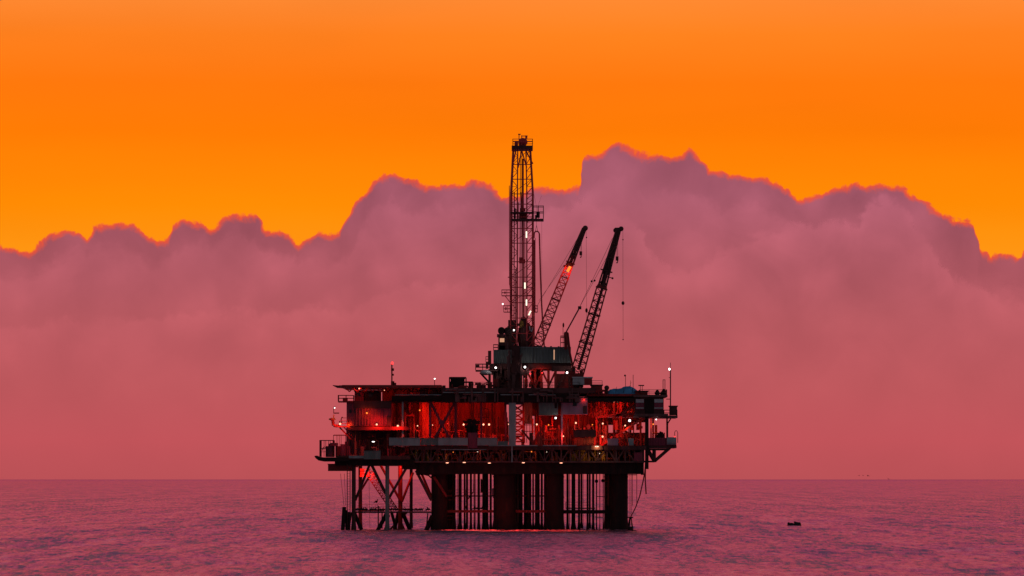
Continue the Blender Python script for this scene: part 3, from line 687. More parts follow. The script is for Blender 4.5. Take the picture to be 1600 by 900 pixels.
P(MB().pb(513, 521, 693, 714, 1.5, 5).pb(516, 527, 692, 697, 1.2, 4).tube(at(536, 714, 2), at(536, 694, 2), .55).tube(at(541, 714, 2.4), at(541, 690, 2.4), .3)
  .pb(524, 548, 697, 714, 2.5, 6).pb(509, 514, 697, 714, 2, 5), 'machinery', 'module')
P(MB().bar(at(521, 645.5, 2), at(530, 645.5, 2), .22).bar(at(521.4, 645, 2), at(521.4, 637.5, 2), .13).path([at(521.4, 637.5, 2), at(522.5, 635.5, 2), at(524, 636, 2)], .1), 'lamp_bracket', 'dark')
P(MB().path([at(534, 662, 3), at(533, 655, 3), at(534.5, 651.5, 3), at(536, 653, 3)], .1).bar(at(535, 653, 3), at(541, 653, 3), .1), 'lamp_bracket', 'dark')
P(MB().tube(at(521.5, 648, 2.2), at(521.5, 655, 2.2), .12).ball(at(519, 655, 2.1), .5, (1.4, .7, .5)), 'valve', 'yellow')

# scattered machinery, pipes and vessels inside the bays (fixed to the decks)
def clutter(name, px0, px1, pt, pb_, Y0, Y1, n, mat, seed, tall=.8):
    r = random.Random(seed); m = MB()
    for k in range(n):
        px = r.uniform(px0, px1); Y = r.uniform(Y0, Y1); hgt = (pb_ - pt) * r.uniform(.2, 1) * tall; w = r.uniform(1.2, 5)
        t = r.random(); top = pb_ - hgt
        if t < .3: m.pb(px - w / 2, px + w / 2, top, pb_, Y, sx(w) * r.uniform(.5, 1.2))
        elif t < .55:
            m.tube(at(px, pb_, Y), at(px, top, Y), sx(w) * .42, None, 12); m.ball(at(px, top, Y), sx(w) * .42, (1, 1, .5))
        elif t < .75:
            py = r.uniform(pt, pb_); L_ = r.uniform(6, 26); x1 = min(px1, px + L_); m.tube(at(px, py, Y), at(x1, py, Y), r.uniform(.06, .2)); m.tube(at(x1, py, Y), at(x1, pb_, Y), .1)
        elif t < .9:
            m.tube(at(px, pb_, Y), at(px, pt, Y), r.uniform(.06, .22))
        else:
            py = r.uniform(pt, pb_ - 2); x1 = min(px1, px + r.uniform(4, 12)); m.tube(at(px, py, Y), at(x1, py, Y), sx(r.uniform(.8, 2)), None, 12)
    return P(m, name, mat)
for i, a in enumerate((
    ('pipework', 692, 905, 607, 628, -1.3, -.9, 60, 'steel'), ('machinery', 692, 768, 598, 606, 1, 6, 20, 'maroon'), ('machinery', 905, 945, 604, 616, -.4, .1, 10, 'maroon'),
    ('pipework', 672, 794, 629, 690, 9, 12.6, 34, 'dark'), ('pipework', 880, 990, 622, 690, 5, 12, 30, 'dark'), ('machinery', 690, 740, 596, 606, 2, 20, 14, 'dark'), ('pipework', 740, 800, 592, 606, 2, 8, 22, 'dark'), ('pipework', 945, 1004, 653, 672, 3, 10, 18, 'maroon'), ('machinery', 620, 690, 607, 617, 2, 10, 18, 'mech'),
    ('machinery', 545, 612, 676, 714, 2, 12, 36, 'mech'), ('pipework', 545, 610, 672, 700, 3, 10, 18, 'maroon'),
    ('machinery', 612, 655, 652, 697, 3, 16, 26, 'mech'), ('pipework', 612, 658, 628, 697, 3, 16, 20, 'maroon'),
    ('machinery', 658, 795, 678, 697, 3, 10, 40, 'mech'), ('pipework', 660, 790, 672, 694, 4, 9, 18, 'maroon'),
    ('machinery', 803, 850, 676, 697, 3, 8, 16, 'mech'), ('machinery', 836, 880, 664, 697, 3, 12, 26, 'mech'), ('pipework', 832, 882, 640, 694, 4, 13, 18, 'maroon'),
    ('machinery', 880, 945, 668, 697, 3, 11, 26, 'mech'), ('pipework', 880, 948, 650, 697, 3, 12, 30, 'steel'),
    ('machinery', 918, 990, 630, 650, 4, 12, 30, 'mech'), ('pipework', 916, 992, 620, 652, 3, 12, 26, 'maroon'),
    ('machinery', 945, 1010, 677, 698, 2, 12, 34, 'mech'), ('machinery', 1018, 1040, 676, 696, 3, 8, 14, 'mech'),
    ('pipework', 640, 780, 702, 720, 2.5, 12, 46, 'mech'), ('pipework', 640, 700, 703, 720, 3, 10, 30, 'yellow'), ('pipework', 700, 860, 703, 720, 3, 18, 52, 'mech'),
    ('pipework', 890, 945, 701, 720, 3, 12, 30, 'yellow'), ('pipework', 860, 1004, 702, 720, 5, 20, 50, 'mech'), ('machinery', 575, 640, 690, 714, 3, 10, 18, 'module'),
    ('pipework', 735, 800, 741, 770, 8, 14, 10, 'maroon'))):
    clutter(*a, seed=100 + i)
# the dark pump head standing up in the lit bay
m = MB()
for px, py, r in ((728, 660, .6), (734, 657, .7), (741, 658, .8), (746, 661, .6), (737, 664, 1.0), (730, 667, .7), (744, 668, .7)): m.ball(at(px, py, 1), r * .55, (1.3, 1, .8)); m.bar(at(px, py, 1), at(px + (px - 738) * .5, py - 2.5, 1), .22)
m.pb(729, 747, 664, 684, 1, 3); m.tube(at(733, 684, .8), at(733, 657, .8), .3).tube(at(741, 684, .8), at(741, 656, .8), .35).bar(at(726, 659, .8), at(750, 659, .8), .3)
P(m, 'pump_head', 'black')
P(MB().pb(896, 931, 671.5, 683, 1, 3), 'equipment_skid', 'dark'); P(MB().pb(897, 928, 684, 696, 1.4, 3), 'equipment_skid', 'redc')
P(MB().pb(982, 990, 685, 696, .8, 1), 'cabinet', 'grey'); P(MB().pb(949, 966, 685, 696, .9, 1), 'cabinet', 'moduleg'); P(MB().pb(991, 1004, 707, 720, .6, 2), 'cabinet', 'module')
m = MB().path([at(1054, 684, 1), at(1054.2, 675, 1), at(1055.5, 673, 1), at(1057.5, 673, 1), at(1059, 676, 1), at(1059, 692, 1)], .06); P(m, 'hose', 'cable')
m = MB()
for px, h_ in ((1029, 8), (1031.5, 10), (1034, 9), (1036, 7), (1026, 5)): m.tube(at(px, 684, 2), at(px + .4, 684 - h_, 2), .28, .18)
P(m, 'cylinders', 'black')
# hanging umbilical at the right hand corner
m = MB(); m.path([at(1009, 720, 1.2), at(1007.5, 738, 1.2), at(1004.8, 752, 1.2), at(999.6, 775, 1.2), at(993, 793, 1.2), at(985.5, 808, 1.2)], .12); P(m, 'hanging_hose', 'maroon')
m = MB(); m.path([at(1008.5, 723, 1.5), at(1008.2, 750, 1.5), at(1009.6, 772, 1.5)], .13); P(m, 'hanging_hose', 'maroon')
P(MB().tube(at(981, 742, 3), at(995, 742, 3), .08).tube(at(532, 740, 3), at(538, 795, 3), .035).tube(at(538, 740, 3), at(540, 790, 3), .035).tube(at(576.5, 745, 1.5), at(578, 826, 1.5), .03), 'hanging_line', 'cable')
m = MB().box(at(560, 0).x, at(575, 0).x, 8, 12, at(0, 745).z, at(0, 742.5).z).railbox(at(560, 0).x, at(575, 0).x, 8, 12, at(0, 742.5).z, 1.1, 1.4, .05).pb(562, 569, 732, 742, 9, 2); P(m, 'hanging_stage', 'maroon')
P(MB().pb(767, 782, 763, 774, 6, 1.5), 'cabinet', 'moduleg')

# ------------------------------------------------------------------ deck buildings
def block(name, px0, px1, pt, pb_, Y, dep, mat, label, cat, roofmat='dark'):
    a = at(px0, pb_, Y); b = at(px1, pt, Y)
    t = thing(name, ((a.x + b.x) / 2, Y + dep / 2, a.z), label, cat)
    MB().box(a.x, b.x, Y, Y + dep, a.z, b.z).build('wall', M[mat], t)
    MB().box(a.x - .15, b.x + .15, Y - .15, Y + dep + .15, b.z + .003, b.z + .22).build('roof', M[roofmat], t)
    return t
t = block('accommodation_block', 541.5, 611, 628, 665.5, 1, 13, 'module', 'large dull purple cladded block with an orange wall lamp, left end of the platform', 'deck building')
MB().pb(553.5, 611, 627.8, 638, .75, .25).build('wall_panel', M['dark'], t)
MB().pb(604.5, 610.5, 650, 665, .88, .1).build('door', M['dark'], t)
for px in (546, 552): MB().pb(px, px + 3, 640, 645, .9, .1).build('window', M['glass'], t)
m = MB()
for k in range(12): m.pb(552.5 + k * 4.2, 553 + k * 4.2, 639, 665, .88, .12)
m.build('rib', M['module'], t)
t = block('upper_cabin', 570, 594, 611.5, 627.2, 2, 8, 'black', 'small black cabin under the helideck, above the purple cladded block', 'deck building')
MB().pb(576, 582, 615, 620, 1.9, .1).build('window', M['glass'], t)
t = block('winch_cabin', 554, 568.5, 611.5, 627.2, 3, 8, 'module', 'maroon winch cabin just under the left end of the helideck beside the black cabin', 'deck building')
MB().pb(558, 563, 614, 619, 2.9, .1).build('window', M['glass'], t)
t = block('mud_module', 842, 872, 625.8, 648.5, .2, 9, 'greyc', 'grey green ribbed module with dark door slot, right of the tall pale pillar', 'deck building')
MB().pb(866.5, 870.5, 629, 638, .1, .1).build('door', M['black'], t)
t = block('mauve_module', 879.6, 918, 622, 647.4, .4, 8, 'moduleg', 'mauve painted box module with a small square window, red glow along its foot', 'deck building')
MB().pb(895, 901, 628.5, 634.5, .28, .12).build('window', M['glass'], t)
MB().pb(911, 917, 634, 646, .28, .12).build('door', M['dark'], t)
# right-hand control house
t = block('control_house', 992, 1037, 620.5, 649, .6, 14, 'dark', 'dark control house with pale framed window bands on the right end of the platform', 'deck building')
for a, b in ((993.5, 1006), (1022.5, 1036)):
    w = MB().pb(a, b, 629.5, 640, .42, .18).build('window', M['module'], t)
    MB().pb(a, b, 623.5, 629, .36, .24).pb(a, b, 636.8, 638.2, .34, .08).build('frame', M['pale'], w)
MB().pb(1007.5, 1021.5, 623.5, 648, .46, .14).build('door', M['black'], t)
MB().pb(990, 1043, 616.8, 620.2, -.4, 16).build('eave', M['steel'], t)
m = MB().railbox(at(1000, 0).x, at(1042, 0).x, -.2, 14, at(0, 616.8).z, 1.0, 1.6, .035); m.build('railing', M['steel'], t)
MB().pb(992, 1044, 646.5, 650.5, -.5, 1.0).build('balcony', M['steel'], t)
P(MB().box(at(990, 0).x, at(1059, 0).x, .62, 14, at(0, 652.8).z, at(0, 649.2).z), 'upper_extension_deck', 'steel')
P(MB().railbox(at(1038, 0).x, at(1058.5, 0).x, .8, 6, at(0, 649.2).z, 1.1, 1.2, .035).path([at(1043, 684, 2), at(1043, 662, 2), at(1048, 654, 2)], .14), 'railing', 'dark')
t = block('instrument_box', 1046.5, 1058, 635.5, 648.6, 1.5, 3, 'dark', 'small black box on the outermost right corner of the upper deck', 'equipment box')
t = block('generator_box', 704, 725.5, 591.5, 605, 3, 5, 'black', 'black generator box inside a tube frame on the pipe deck, left of the derrick', 'equipment box')
m = MB()
for px in (702, 728):
    for Y in (2.6, 8.4): m.bar(at(px, 605, 2.6) + Vector((0, Y - 2.6, 0)), at(px, 589.5, 2.6) + Vector((0, Y - 2.6, 0)), .16)
for Y in (2.6, 8.4): m.bar(at(702, 589.5, 2.6) + Vector((0, Y - 2.6, 0)), at(728, 589.5, 2.6) + Vector((0, Y - 2.6, 0)), .16)
m.build('frame', M['dark'], t)
t = block('shipping_container', 895, 925, 590.6, 601, 1, 5, 'pale', 'pale grey container with a maroon right half, just right of the derrick', 'container', 'pale')
MB().pb(913, 925.2, 590.8, 601.4, .9, .1).build('door', M['maroon'], t)
m = MB()
for px in (896, 900, 904, 909): m.pb(px, px + 2.5, 601.6, 605, 1.2, 1)
m.build('foot', M['black'], t)
m = MB()
for k in range(7): m.pb(896 + k * 2.3, 896.3 + k * 2.3, 591, 600.8, .92, .08)
m.build('rib', M['pale'], t)
t = block('pipe_skid', 924, 941, 602.5, 610, 1, 6, 'maroon', 'dark red boxy skid with a railing on top, between pale container and blue tarpaulin', 'equipment skid')
m = MB().rail(at(925, 602, 1.1), at(941, 602, 1.1), .9, 2, .04); m.build('railing', M['dark'], t)
P(MB().box(at(918, 0).x, at(1000, 0).x, .6, DY - 4, at(0, 619).z, at(0, 615.4).z), 'upper_extension_deck', 'maroon')
P(MB().box(at(905, 0).x, at(942, 0).x, .2, DY - 4, at(0, 615.2).z, at(0, 610).z), 'upper_extension_deck', 'dark')
# blue tarpaulin: a draped heap
def heap(px0, px1, pt, pb_, Y, dep, seed):
    m = MB(); r = random.Random(seed); nx, ny = 22, 9; a = at(px0, pb_, Y); b = at(px1, pt, Y); V = []
    for j in range(ny):
        for i in range(nx):
            u = i / (nx - 1); v = j / (ny - 1)
            hh = (math.sin(math.pi * u) ** .45) * (math.sin(math.pi * (.08 + .92 * v) ** .5 * .98 + .02) ** .5 if v < 1 else 0)
            hh *= .72 + .28 * math.sin(u * 5 + 1.4) ** 2 + r.uniform(-.05, .05)
            V.append((a.x + (b.x - a.x) * u, Y + dep * v, a.z + (b.z - a.z) * max(0, min(1, hh)) * (0 if j in (0, ny - 1) else 1) - (0 if j else .25) ))
    F = [(j * nx + i, j * nx + i + 1, (j + 1) * nx + i + 1, (j + 1) * nx + i) for j in range(ny - 1) for i in range(nx - 1)]
    m.add(V, F, True); return m
t = thing('tarpaulin_heap', at(976, 616, 2), 'bright blue tarpaulin draped over a low heap on the right upper deck', 'tarpaulin')
heap(948, 1002, 602.5, 616.5, 1.2, 6, 4).build('cloth', M['blue'], t)
for px in (962, 974, 988): MB().path([at(px, 614, 1.0), at(px + 1, 606.5, 1.9), at(px + 1.5, 604.5, 3)], .04).build('rope', M['cable'], t)
m = MB().bar(at(997.5, 602.3, 2), at(1006.5, 602.3, 2), .22); m.bar(at(1000.5, 617, 2), at(1000.5, 602.3, 2), .1).bar(at(1003.5, 617, 2), at(1003.5, 602.3, 2), .1)
tag(m.build('table_frame', M['dark'], None), 'small T-topped steel stand beside the right end of the blue tarpaulin', 'stand')
m = MB().ball(at(948, 606, 1.5), .5).tube(at(948, 617, 1.5), at(948, 604, 1.5), .28).bar(at(944, 616, 1.5), at(946.5, 605, 1.5), .12)
tag(m.build('vent_cowl', M['dark'], None), 'short black mushroom vent left of the blue tarpaulin', 'vent')
m = MB()
for px, py, r_ in ((1027, 612, .36), (1025, 614.5, .3), (1029, 614.5, .3)): m.ball(at(px, py, 2), r_, (1, 1, 1.1))
m.tube(at(1027, 617, 2), at(1027, 609.5, 2), .12); tag(m.build('valve_cluster', M['black'], None), 'black lumpy valve group on the control house roof, left of another', 'valve group')
m = MB()
for px, py, r_ in ((1036, 612.5, .36), (1037, 610, .32), (1034, 615, .36), (1038, 615, .36)): m.ball(at(px, py, 2), r_)
m.tube(at(1036, 617, 2), at(1036.6, 607.5, 2), .12); tag(m.build('valve_cluster', M['black'], None), 'taller black lumpy valve group at the right end of the control house roof', 'valve group')
t = block('roof_hatch', 993, 1012, 612, 616.8, 1, 4, 'maroon', 'low dark red housing on the control house roof, right of the tarpaulin', 'roof housing')

# ------------------------------------------------------------------ drill floor substructure + derrick
YD = 14.0
sub = thing('drill_floor', at(832, 606, YD), 'raised drill floor with long dark ribbed wind wall under the derrick', 'drill floor')
def S(mb, name, mat): return split(mb, name, mat, sub)
zdeck = at(0, 606, 0).z
def ab(px, py, Y): return at(px, py, Y)
m = MB().pb(806, 892, 543, 567, 8, .4); S(m, 'wind_wall', 'greyc')
m = MB()
for k in range(18): m.pb(809 + k * 4.6, 809.5 + k * 4.6, 543.4, 566.6, 7.86, .14)
m.pb(806, 892, 542, 543, 7.8, .6); S(m, 'wall_rib', 'grey')
S(MB().pb(771, 805, 546.5, 568, 9, .4), 'wind_wall', 'greyc')
S(MB().pb(891.6, 892, 543, 567, 8.4, 12).pb(771, 771.4, 547, 568, 9.4, 11).pb(806, 892, 545, 567, 21, .3), 'wind_wall', 'greyc')
S(MB().pb(865, 866.6, 546.5, 562, 7.82, .05), 'window', 'dim')
S(MB().pb(771, 892, 566.5, 571, 9.5, 10).pb(804, 807, 546, 568, 9.2, 1), 'floor_girder', 'dark')
S(MB().pb(765, 893, 568, 577, 8.5, 13).pb(862, 893, 571.5, 579.6, 7.6, 4), 'floor', 'dark')
for px in (765, 777, 800, 822, 836, 846, 857, 868, 890):
    for Y in (9.5, 20): S(MB().bar((at(px, 0, Y).x, Y, zdeck), (at(px, 0, Y).x, Y, at(0, 577, Y).z), .5), 'leg', 'dark')
for a, b in (((822, 578), (836, 604)), ((836, 604), (847, 583)), ((846, 578), (858, 602)), ((858, 602), (868, 580)), ((750, 582), (770, 604)), ((777, 604), (800, 578)), ((885, 580), (872, 604))):
    S(MB().bar(at(*a, 9.8), at(*b, 9.8), .38), 'brace', 'dark')
S(MB().pb(770, 816, 576, 606, 10.5, 8), 'machinery_house', 'dark')
S(MB().pb(870, 893, 584, 606, 10, 8), 'machinery_house', 'maroon')
S(MB().pb(770, 780, 592, 604, 6, 3), 'machinery_house', 'maroon')
m = MB().pb(743, 778, 578, 580, 8, 5); m.railbox(at(743, 0, 8).x, at(776, 0, 8).x, 8, 13, at(0, 578, 8).z, 1.2, 1.5, .05); m.pb(743.5, 749, 570, 574, 8, 2); S(m, 'side_platform', 'dark')
S(MB().pb(755, 765, 580, 583, 8.2, 3).ball(at(759, 582, 8), 1.1, (1, 1, .5)), 'lamp_housing', 'pale')
S(MB().pb(762.5, 767.5, 548, 570, 9, 2).pb(759, 763, 565, 576, 9, 2).railbox(at(759, 0, 9).x, at(763, 0, 9).x, 9, 11, at(0, 565, 9).z, 1.0, 1, .04), 'stair_tower', 'dark')
S(MB().railbox(at(771, 0, 9).x, at(778, 0, 9).x, 9, 12, at(0, 547, 9).z, 1.1, 1.1, .05), 'railing', 'dark')
S(MB().pb(779, 794, 540, 547, 10, 5), 'cabin_base', 'dark')
S(MB().pb(778.6, 790, 525.5, 527, 9.8, 5).pb(778.6, 780.2, 527, 547, 9.8, .3).pb(789, 792, 527, 547, 9.8, .4).pb(780, 789, 536, 547, 10, .3).pb(780, 789, 527, 547, 14, .3), 'driller_cabin', 'dark')
S(MB().pb(781, 788, 528.5, 534.5, 10.4, .2), 'cabin_window', 'dim')
S(MB().pb(799, 812, 540, 606, 7.2, 1.2), 'equipment_column', 'dark')
m = MB(); r = random.Random(31)
for k in range(26):
    px = r.uniform(793, 818); py = r.uniform(535, 600); w = r.uniform(1, 4); Y = r.uniform(5.9, 6.9)
    if r.random() < .5: m.pb(px - w / 2, px + w / 2, py, py + r.uniform(3, 9), Y, .8)
    else: m.tube(at(px, py, Y), at(px + r.uniform(-2, 2), min(606, py + r.uniform(12, 40)), Y), r.uniform(.08, .3))
S(m, 'machinery', 'steel')
S(MB().pb(790, 800, 516, 547, 11, 3).pb(794, 806, 500, 548, 12, 3), 'equipment_column', 'dark')
S(MB().pb(776.5, 791, 522, 526, 9.8, 5), 'winch_bed', 'dark')
# central drill-floor machinery bulk
m = MB(); r = random.Random(5)
for k in range(46):
    px = r.uniform(794, 832); py = r.uniform(505, 548); w = r.uniform(1, 4); Y = r.uniform(11, 17); tt_ = r.random()
    if tt_ < .4: m.pb(px - w / 2, px + w / 2, py, min(549, py + r.uniform(4, 18)), Y, 1)
    elif tt_ < .7: m.ball(at(px, py, Y), sx(w) * .6)
    else: m.tube(at(px, py, Y), at(px + r.uniform(-3, 3), 549, Y), .14)
S(m, 'machinery', 'dark')
m = MB(); r = random.Random(8)
for k in range(40):
    px = r.uniform(768, 832); py = r.uniform(570, 603); w = r.uniform(1.5, 6); Y = r.uniform(7, 10)
    m.pb(px - w / 2, px + w / 2, py, min(605, py + r.uniform(3, 14)), Y, 1)
S(m, 'machinery', 'dark')
m = MB()
for px, h_ in ((861, 2.2), (852, 2), (873, 2), (842, 1.6), (835, 1.8), (887, 2)): m.pb(px - 1.5, px + 1.5, 543 - h_, 543, 9, 1)
S(m, 'roof_vent', 'dark')
m = MB()
for k in range(5): Y = 8.5 + k * 2.4; m.bar(at(835, 570, 8) + Vector((0, Y - 8, 0)), at(835, 566, 8) + Vector((0, Y - 8, 0)), .1)
S(m, 'pipework', 'maroon')

for px, py, rr, lab in ((783.5, 516.5, 5.6, 'large round winch drum, left one of the pair beside the derrick foot'), (793, 517, 5.8, 'large round winch drum, right one of the pair beside the derrick foot')):
    t = thing('winch_drum', at(px, py + rr, 10), lab, 'winch', 'winch drums beside the derrick foot')
    c = at(px, py, 10); R_ = sx(rr, 10)
    MB().tube(c, c + Vector((0, 3.2, 0)), R_ * .8, None, 20).build('drum', M['cable'], t)
    MB().tube(c - Vector((0, .2, 0)), c, R_, None, 20).build('flange', M['black'], t)
    MB().tube(c + Vector((0, 3.2, 0)), c + Vector((0, 3.4, 0)), R_, None, 20).build('flange', M['black'], t)

# derrick mast
der = thing('drilling_derrick', at(816, 546, YD), 'tall dark red lattice drilling mast rising from the centre of the platform', 'derrick')
def D(mb, name, mat, par=None): return split(mb, name, mat, par or der)
def ab_(px, py, dY=0): return at(px, py, YD + dY)
zb = 545; m = MB()
lo = 230; kn = 262
cols = ((797.5, 801.5, -2.2), (808.2, 809.0, -2.2), (823.2, 821.6, -2.2), (833.2, 829, -2.2), (799.5, 803, 2.4), (832, 827.5, 2.4))
m = MB()
for pxb, pxt, dY in cols:
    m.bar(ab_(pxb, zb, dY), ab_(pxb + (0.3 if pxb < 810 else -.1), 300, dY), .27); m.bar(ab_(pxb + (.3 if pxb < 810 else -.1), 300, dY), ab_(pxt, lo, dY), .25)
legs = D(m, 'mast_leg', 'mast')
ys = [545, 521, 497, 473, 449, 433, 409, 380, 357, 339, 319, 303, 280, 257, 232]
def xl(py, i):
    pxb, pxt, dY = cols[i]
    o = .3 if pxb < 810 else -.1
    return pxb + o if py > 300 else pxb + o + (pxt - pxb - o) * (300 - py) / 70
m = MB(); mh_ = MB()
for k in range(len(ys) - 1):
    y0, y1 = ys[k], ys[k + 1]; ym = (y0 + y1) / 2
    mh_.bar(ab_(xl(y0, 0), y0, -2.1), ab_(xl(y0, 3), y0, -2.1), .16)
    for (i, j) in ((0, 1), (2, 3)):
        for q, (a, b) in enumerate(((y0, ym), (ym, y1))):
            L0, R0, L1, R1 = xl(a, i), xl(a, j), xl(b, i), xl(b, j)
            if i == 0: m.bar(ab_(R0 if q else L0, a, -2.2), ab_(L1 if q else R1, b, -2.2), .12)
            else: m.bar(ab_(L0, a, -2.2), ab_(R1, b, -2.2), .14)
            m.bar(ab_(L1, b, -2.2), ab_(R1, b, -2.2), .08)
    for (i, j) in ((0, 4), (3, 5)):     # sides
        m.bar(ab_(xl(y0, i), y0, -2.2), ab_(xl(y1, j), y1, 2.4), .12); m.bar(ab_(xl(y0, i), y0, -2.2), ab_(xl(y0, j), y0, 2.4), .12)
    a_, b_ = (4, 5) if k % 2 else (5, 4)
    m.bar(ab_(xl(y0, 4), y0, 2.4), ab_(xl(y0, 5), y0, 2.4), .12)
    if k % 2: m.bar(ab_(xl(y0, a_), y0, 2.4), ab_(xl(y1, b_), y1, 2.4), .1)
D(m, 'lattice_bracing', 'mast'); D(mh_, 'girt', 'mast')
m = MB()
for a, b, c, d in ((815, 236, 809.5, 262), (815.5, 236, 823, 262), (822, 236, 832.5, 256), (806, 236, 801, 258)): m.bar(ab_(a, b, -2.4), ab_(c, d, -2.4), .26)
D(m, 'top_brace', 'mast')
m = MB().bar(ab_(817.5, 545, 0), ab_(817, 248, 0), .38); m.bar(ab_(820.5, 545, -.5), ab_(820, 340, -.5), .18); m.bar(ab_(814, 300, .5), ab_(815, 340, .5), .2); D(m, 'guide_rail', 'mast')
for px in (811.5, 814.2, 812.8): D(MB().tube(ab_(px, 545, -.2), ab_(px + 1.6, 236, -.2), .045), 'drilling_line', 'cable')
D(MB().pb(811, 823, 332, 341, YD - 1, 2).pb(811, 820, 405, 411, YD - 1, 1.6).pb(813, 821, 325, 330, YD - 1, 1.5).pb(807.5, 810.5, 316, 343, YD - 2, 1.2).pb(811, 817, 402, 404.5, YD - 1.2, 1.5), 'travelling_block', 'mast')
D(MB().ball(ab_(818, 508, -1), 1.0, (.8, .8, 1.8)).tube(ab_(818, 545, -1), ab_(818, 512, -1), .5).ball(ab_(821, 527, -1), 1.6, (1, .8, 2)).pb(813, 825, 515, 530, YD - 2, 1.5), 'top_drive', 'dark')
D(MB().ball(ab_(814.6, 507, -1.8), .5, (1, .6, 1.6)), 'swivel', 'yellow')
# crown
cr = MB().pb(799.4, 832.6, 227.3, 232.6, YD - 3.2, 6.6).build('crown_platform', M['dark'], der)
MB().railbox(at(801.3, 0, YD).x, at(832, 0, YD).x, YD - 3, YD + 3, ab_(0, 227.3).z, 1.05, 1.2, .06).build('railing', M['mast'], cr)
MB().ball(ab_(817, 222, 0), .95, (1, 1, .9)).pb(804, 809.5, 220, 227.5, YD - 1, 1.5).tube(ab_(812, 227), ab_(822, 227), .7).build('crown_sheave', M['mast'], cr)
MB().bar(ab_(811, 227, -1), ab_(811, 209.5, -1), .16).pb(809.5, 813.5, 209, 210.6, YD - 1.2, .4).bar(ab_(815.2, 227, -1), ab_(815.2, 211.5, -1), .18).bar(ab_(815.2, 212.5, -1), ab_(824.4, 212.5, -1), .16).pb(820.6, 824, 211.6, 216.4, YD - 1.2, .4).build('antenna', M['mast'], cr)
# monkey board
mb2 = MB().pb(799, 849.5, 341.6, 344.6, YD - 3.2, 4).pb(797, 834, 331, 333, YD - 3, 3).build('monkey_board', M['dark'], der)
m = MB().railbox(at(833, 0, YD).x, at(849, 0, YD).x, YD - 3, YD + 1, ab_(0, 342).z, 2.4, .9, .06); m.bar(ab_(833, 331, -3), ab_(849, 331, -3), .12); m.build('railing', M['dark'], mb2)
MB().pb(838, 843.5, 331.5, 340, YD - 2, 1).pb(836, 839, 336, 342, YD - 2.6, 1).pb(803, 806, 326, 341, YD - 2.6, 1).build('racking_gear', M['black'], mb2)
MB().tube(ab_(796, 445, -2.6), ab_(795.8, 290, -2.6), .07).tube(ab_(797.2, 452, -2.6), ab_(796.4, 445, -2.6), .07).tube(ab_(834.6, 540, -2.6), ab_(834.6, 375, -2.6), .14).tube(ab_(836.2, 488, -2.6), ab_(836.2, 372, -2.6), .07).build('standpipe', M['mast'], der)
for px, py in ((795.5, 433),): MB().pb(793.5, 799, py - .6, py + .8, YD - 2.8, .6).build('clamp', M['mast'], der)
for x0, x1, py, hh in ((784, 836, 461.5, 1.1), (787, 799, 487, 1.2), (834, 840, 487, 1.2)):
    a = ab_(x0, py, -3); b = ab_(x1, py, -3)
    m = MB().box(a.x, b.x, YD - 3.4, YD - 1.2, a.z - .12, a.z)
    m.railbox(a.x, min(b.x, a.x + 2.0), YD - 3.4, YD - 1.4, a.z, hh, .9, .045)
    if x0 == 784: m.bar(ab_(789, 462, -3), ab_(797.5, 473, -3), .16); m.pb(788, 790, 455.5, 459, YD - 3, .5)
    if x0 == 787: m.pb(789.5, 791.3, 479.5, 484.5, YD - 3, .5)
    D(m, 'landing', 'mast')
# rotary hose with gooseneck
D(MB().path([ab_(834.3, 372, -2), ab_(834.6, 365, -2), ab_(836, 362.2, -2), ab_(838.5, 361.3, -2), ab_(841.4, 362.3, -2), ab_(842.8, 365.5, -2), ab_(843.4, 390, -2), ab_(844.5, 430, -2), ab_(846.3, 475, -2.5), ab_(848.6, 515, -3), ab_(850.5, 543, -4)], .15), 'rotary_hose', 'mast')
D(MB().path([ab_(836.5, 361.8, -2), ab_(838.3, 352, -2), ab_(840.3, 361.8, -2)], .04).tube(ab_(838.3, 352, -2), ab_(838.3, 344, -2), .03).tube(ab_(846.5, 344, -2.6), ab_(846.5, 540, -3), .02), 'hose_sling', 'cable')
D(MB().tube(ab_(833, 344), ab_(846, 306, 2), .015).tube(ab_(833.4, 300), ab_(840, 331, 0), .02), 'guy_line', 'cable')
# lattice glint side: feed cable bundles
D(MB().tube(ab_(803, 545, -1), ab_(803.6, 300, -1), .1).tube(ab_(806, 545, -1), ab_(806, 420, -1), .12), 'cable_bundle', 'cable')
for k, (px0, py0, px1, py1, mt, lab) in enumerate(((822.6, 361.5, 822.6, 371.5, 'tubel', 'topmost'), (820.2, 441.5, 820.2, 451, 'tubel', 'second'), (822.6, 468, 822.6, 477.5, 'tubel', 'third'), (829.4, 485.6, 826, 492.6, 'tubel', 'tilted'))):
    lt = thing('strip_lamp', ab_(px0, py1, -3), dict(topmost='topmost bright upright strip lamp on the derrick, just below the monkey board', second='bright upright strip lamp on the derrick, second from the top',
        third='bright upright strip lamp on the derrick, just above the tilted one', tilted='bright tilted strip lamp low on the derrick')[lab], 'strip lamp', 'strip lamps on the derrick')
    MB().tube(ab_(px0, py0, -2.85), ab_(px1, py1, -2.85), .15, None, 8).build('tube', M[mt], lt)
    MB().bar(ab_(px0, py0 - .8, -2.6), ab_(px1, py1 + .8, -2.6), .36, .12).build('housing', M['dark'], lt)
for a, b in (((827.5, 510), (828.5, 517)), ((830.5, 518), (832.5, 512))):
    D(MB().bar(ab_(*a, -2.9), ab_(*b, -2.9), .16), 'reflector', 'pale')

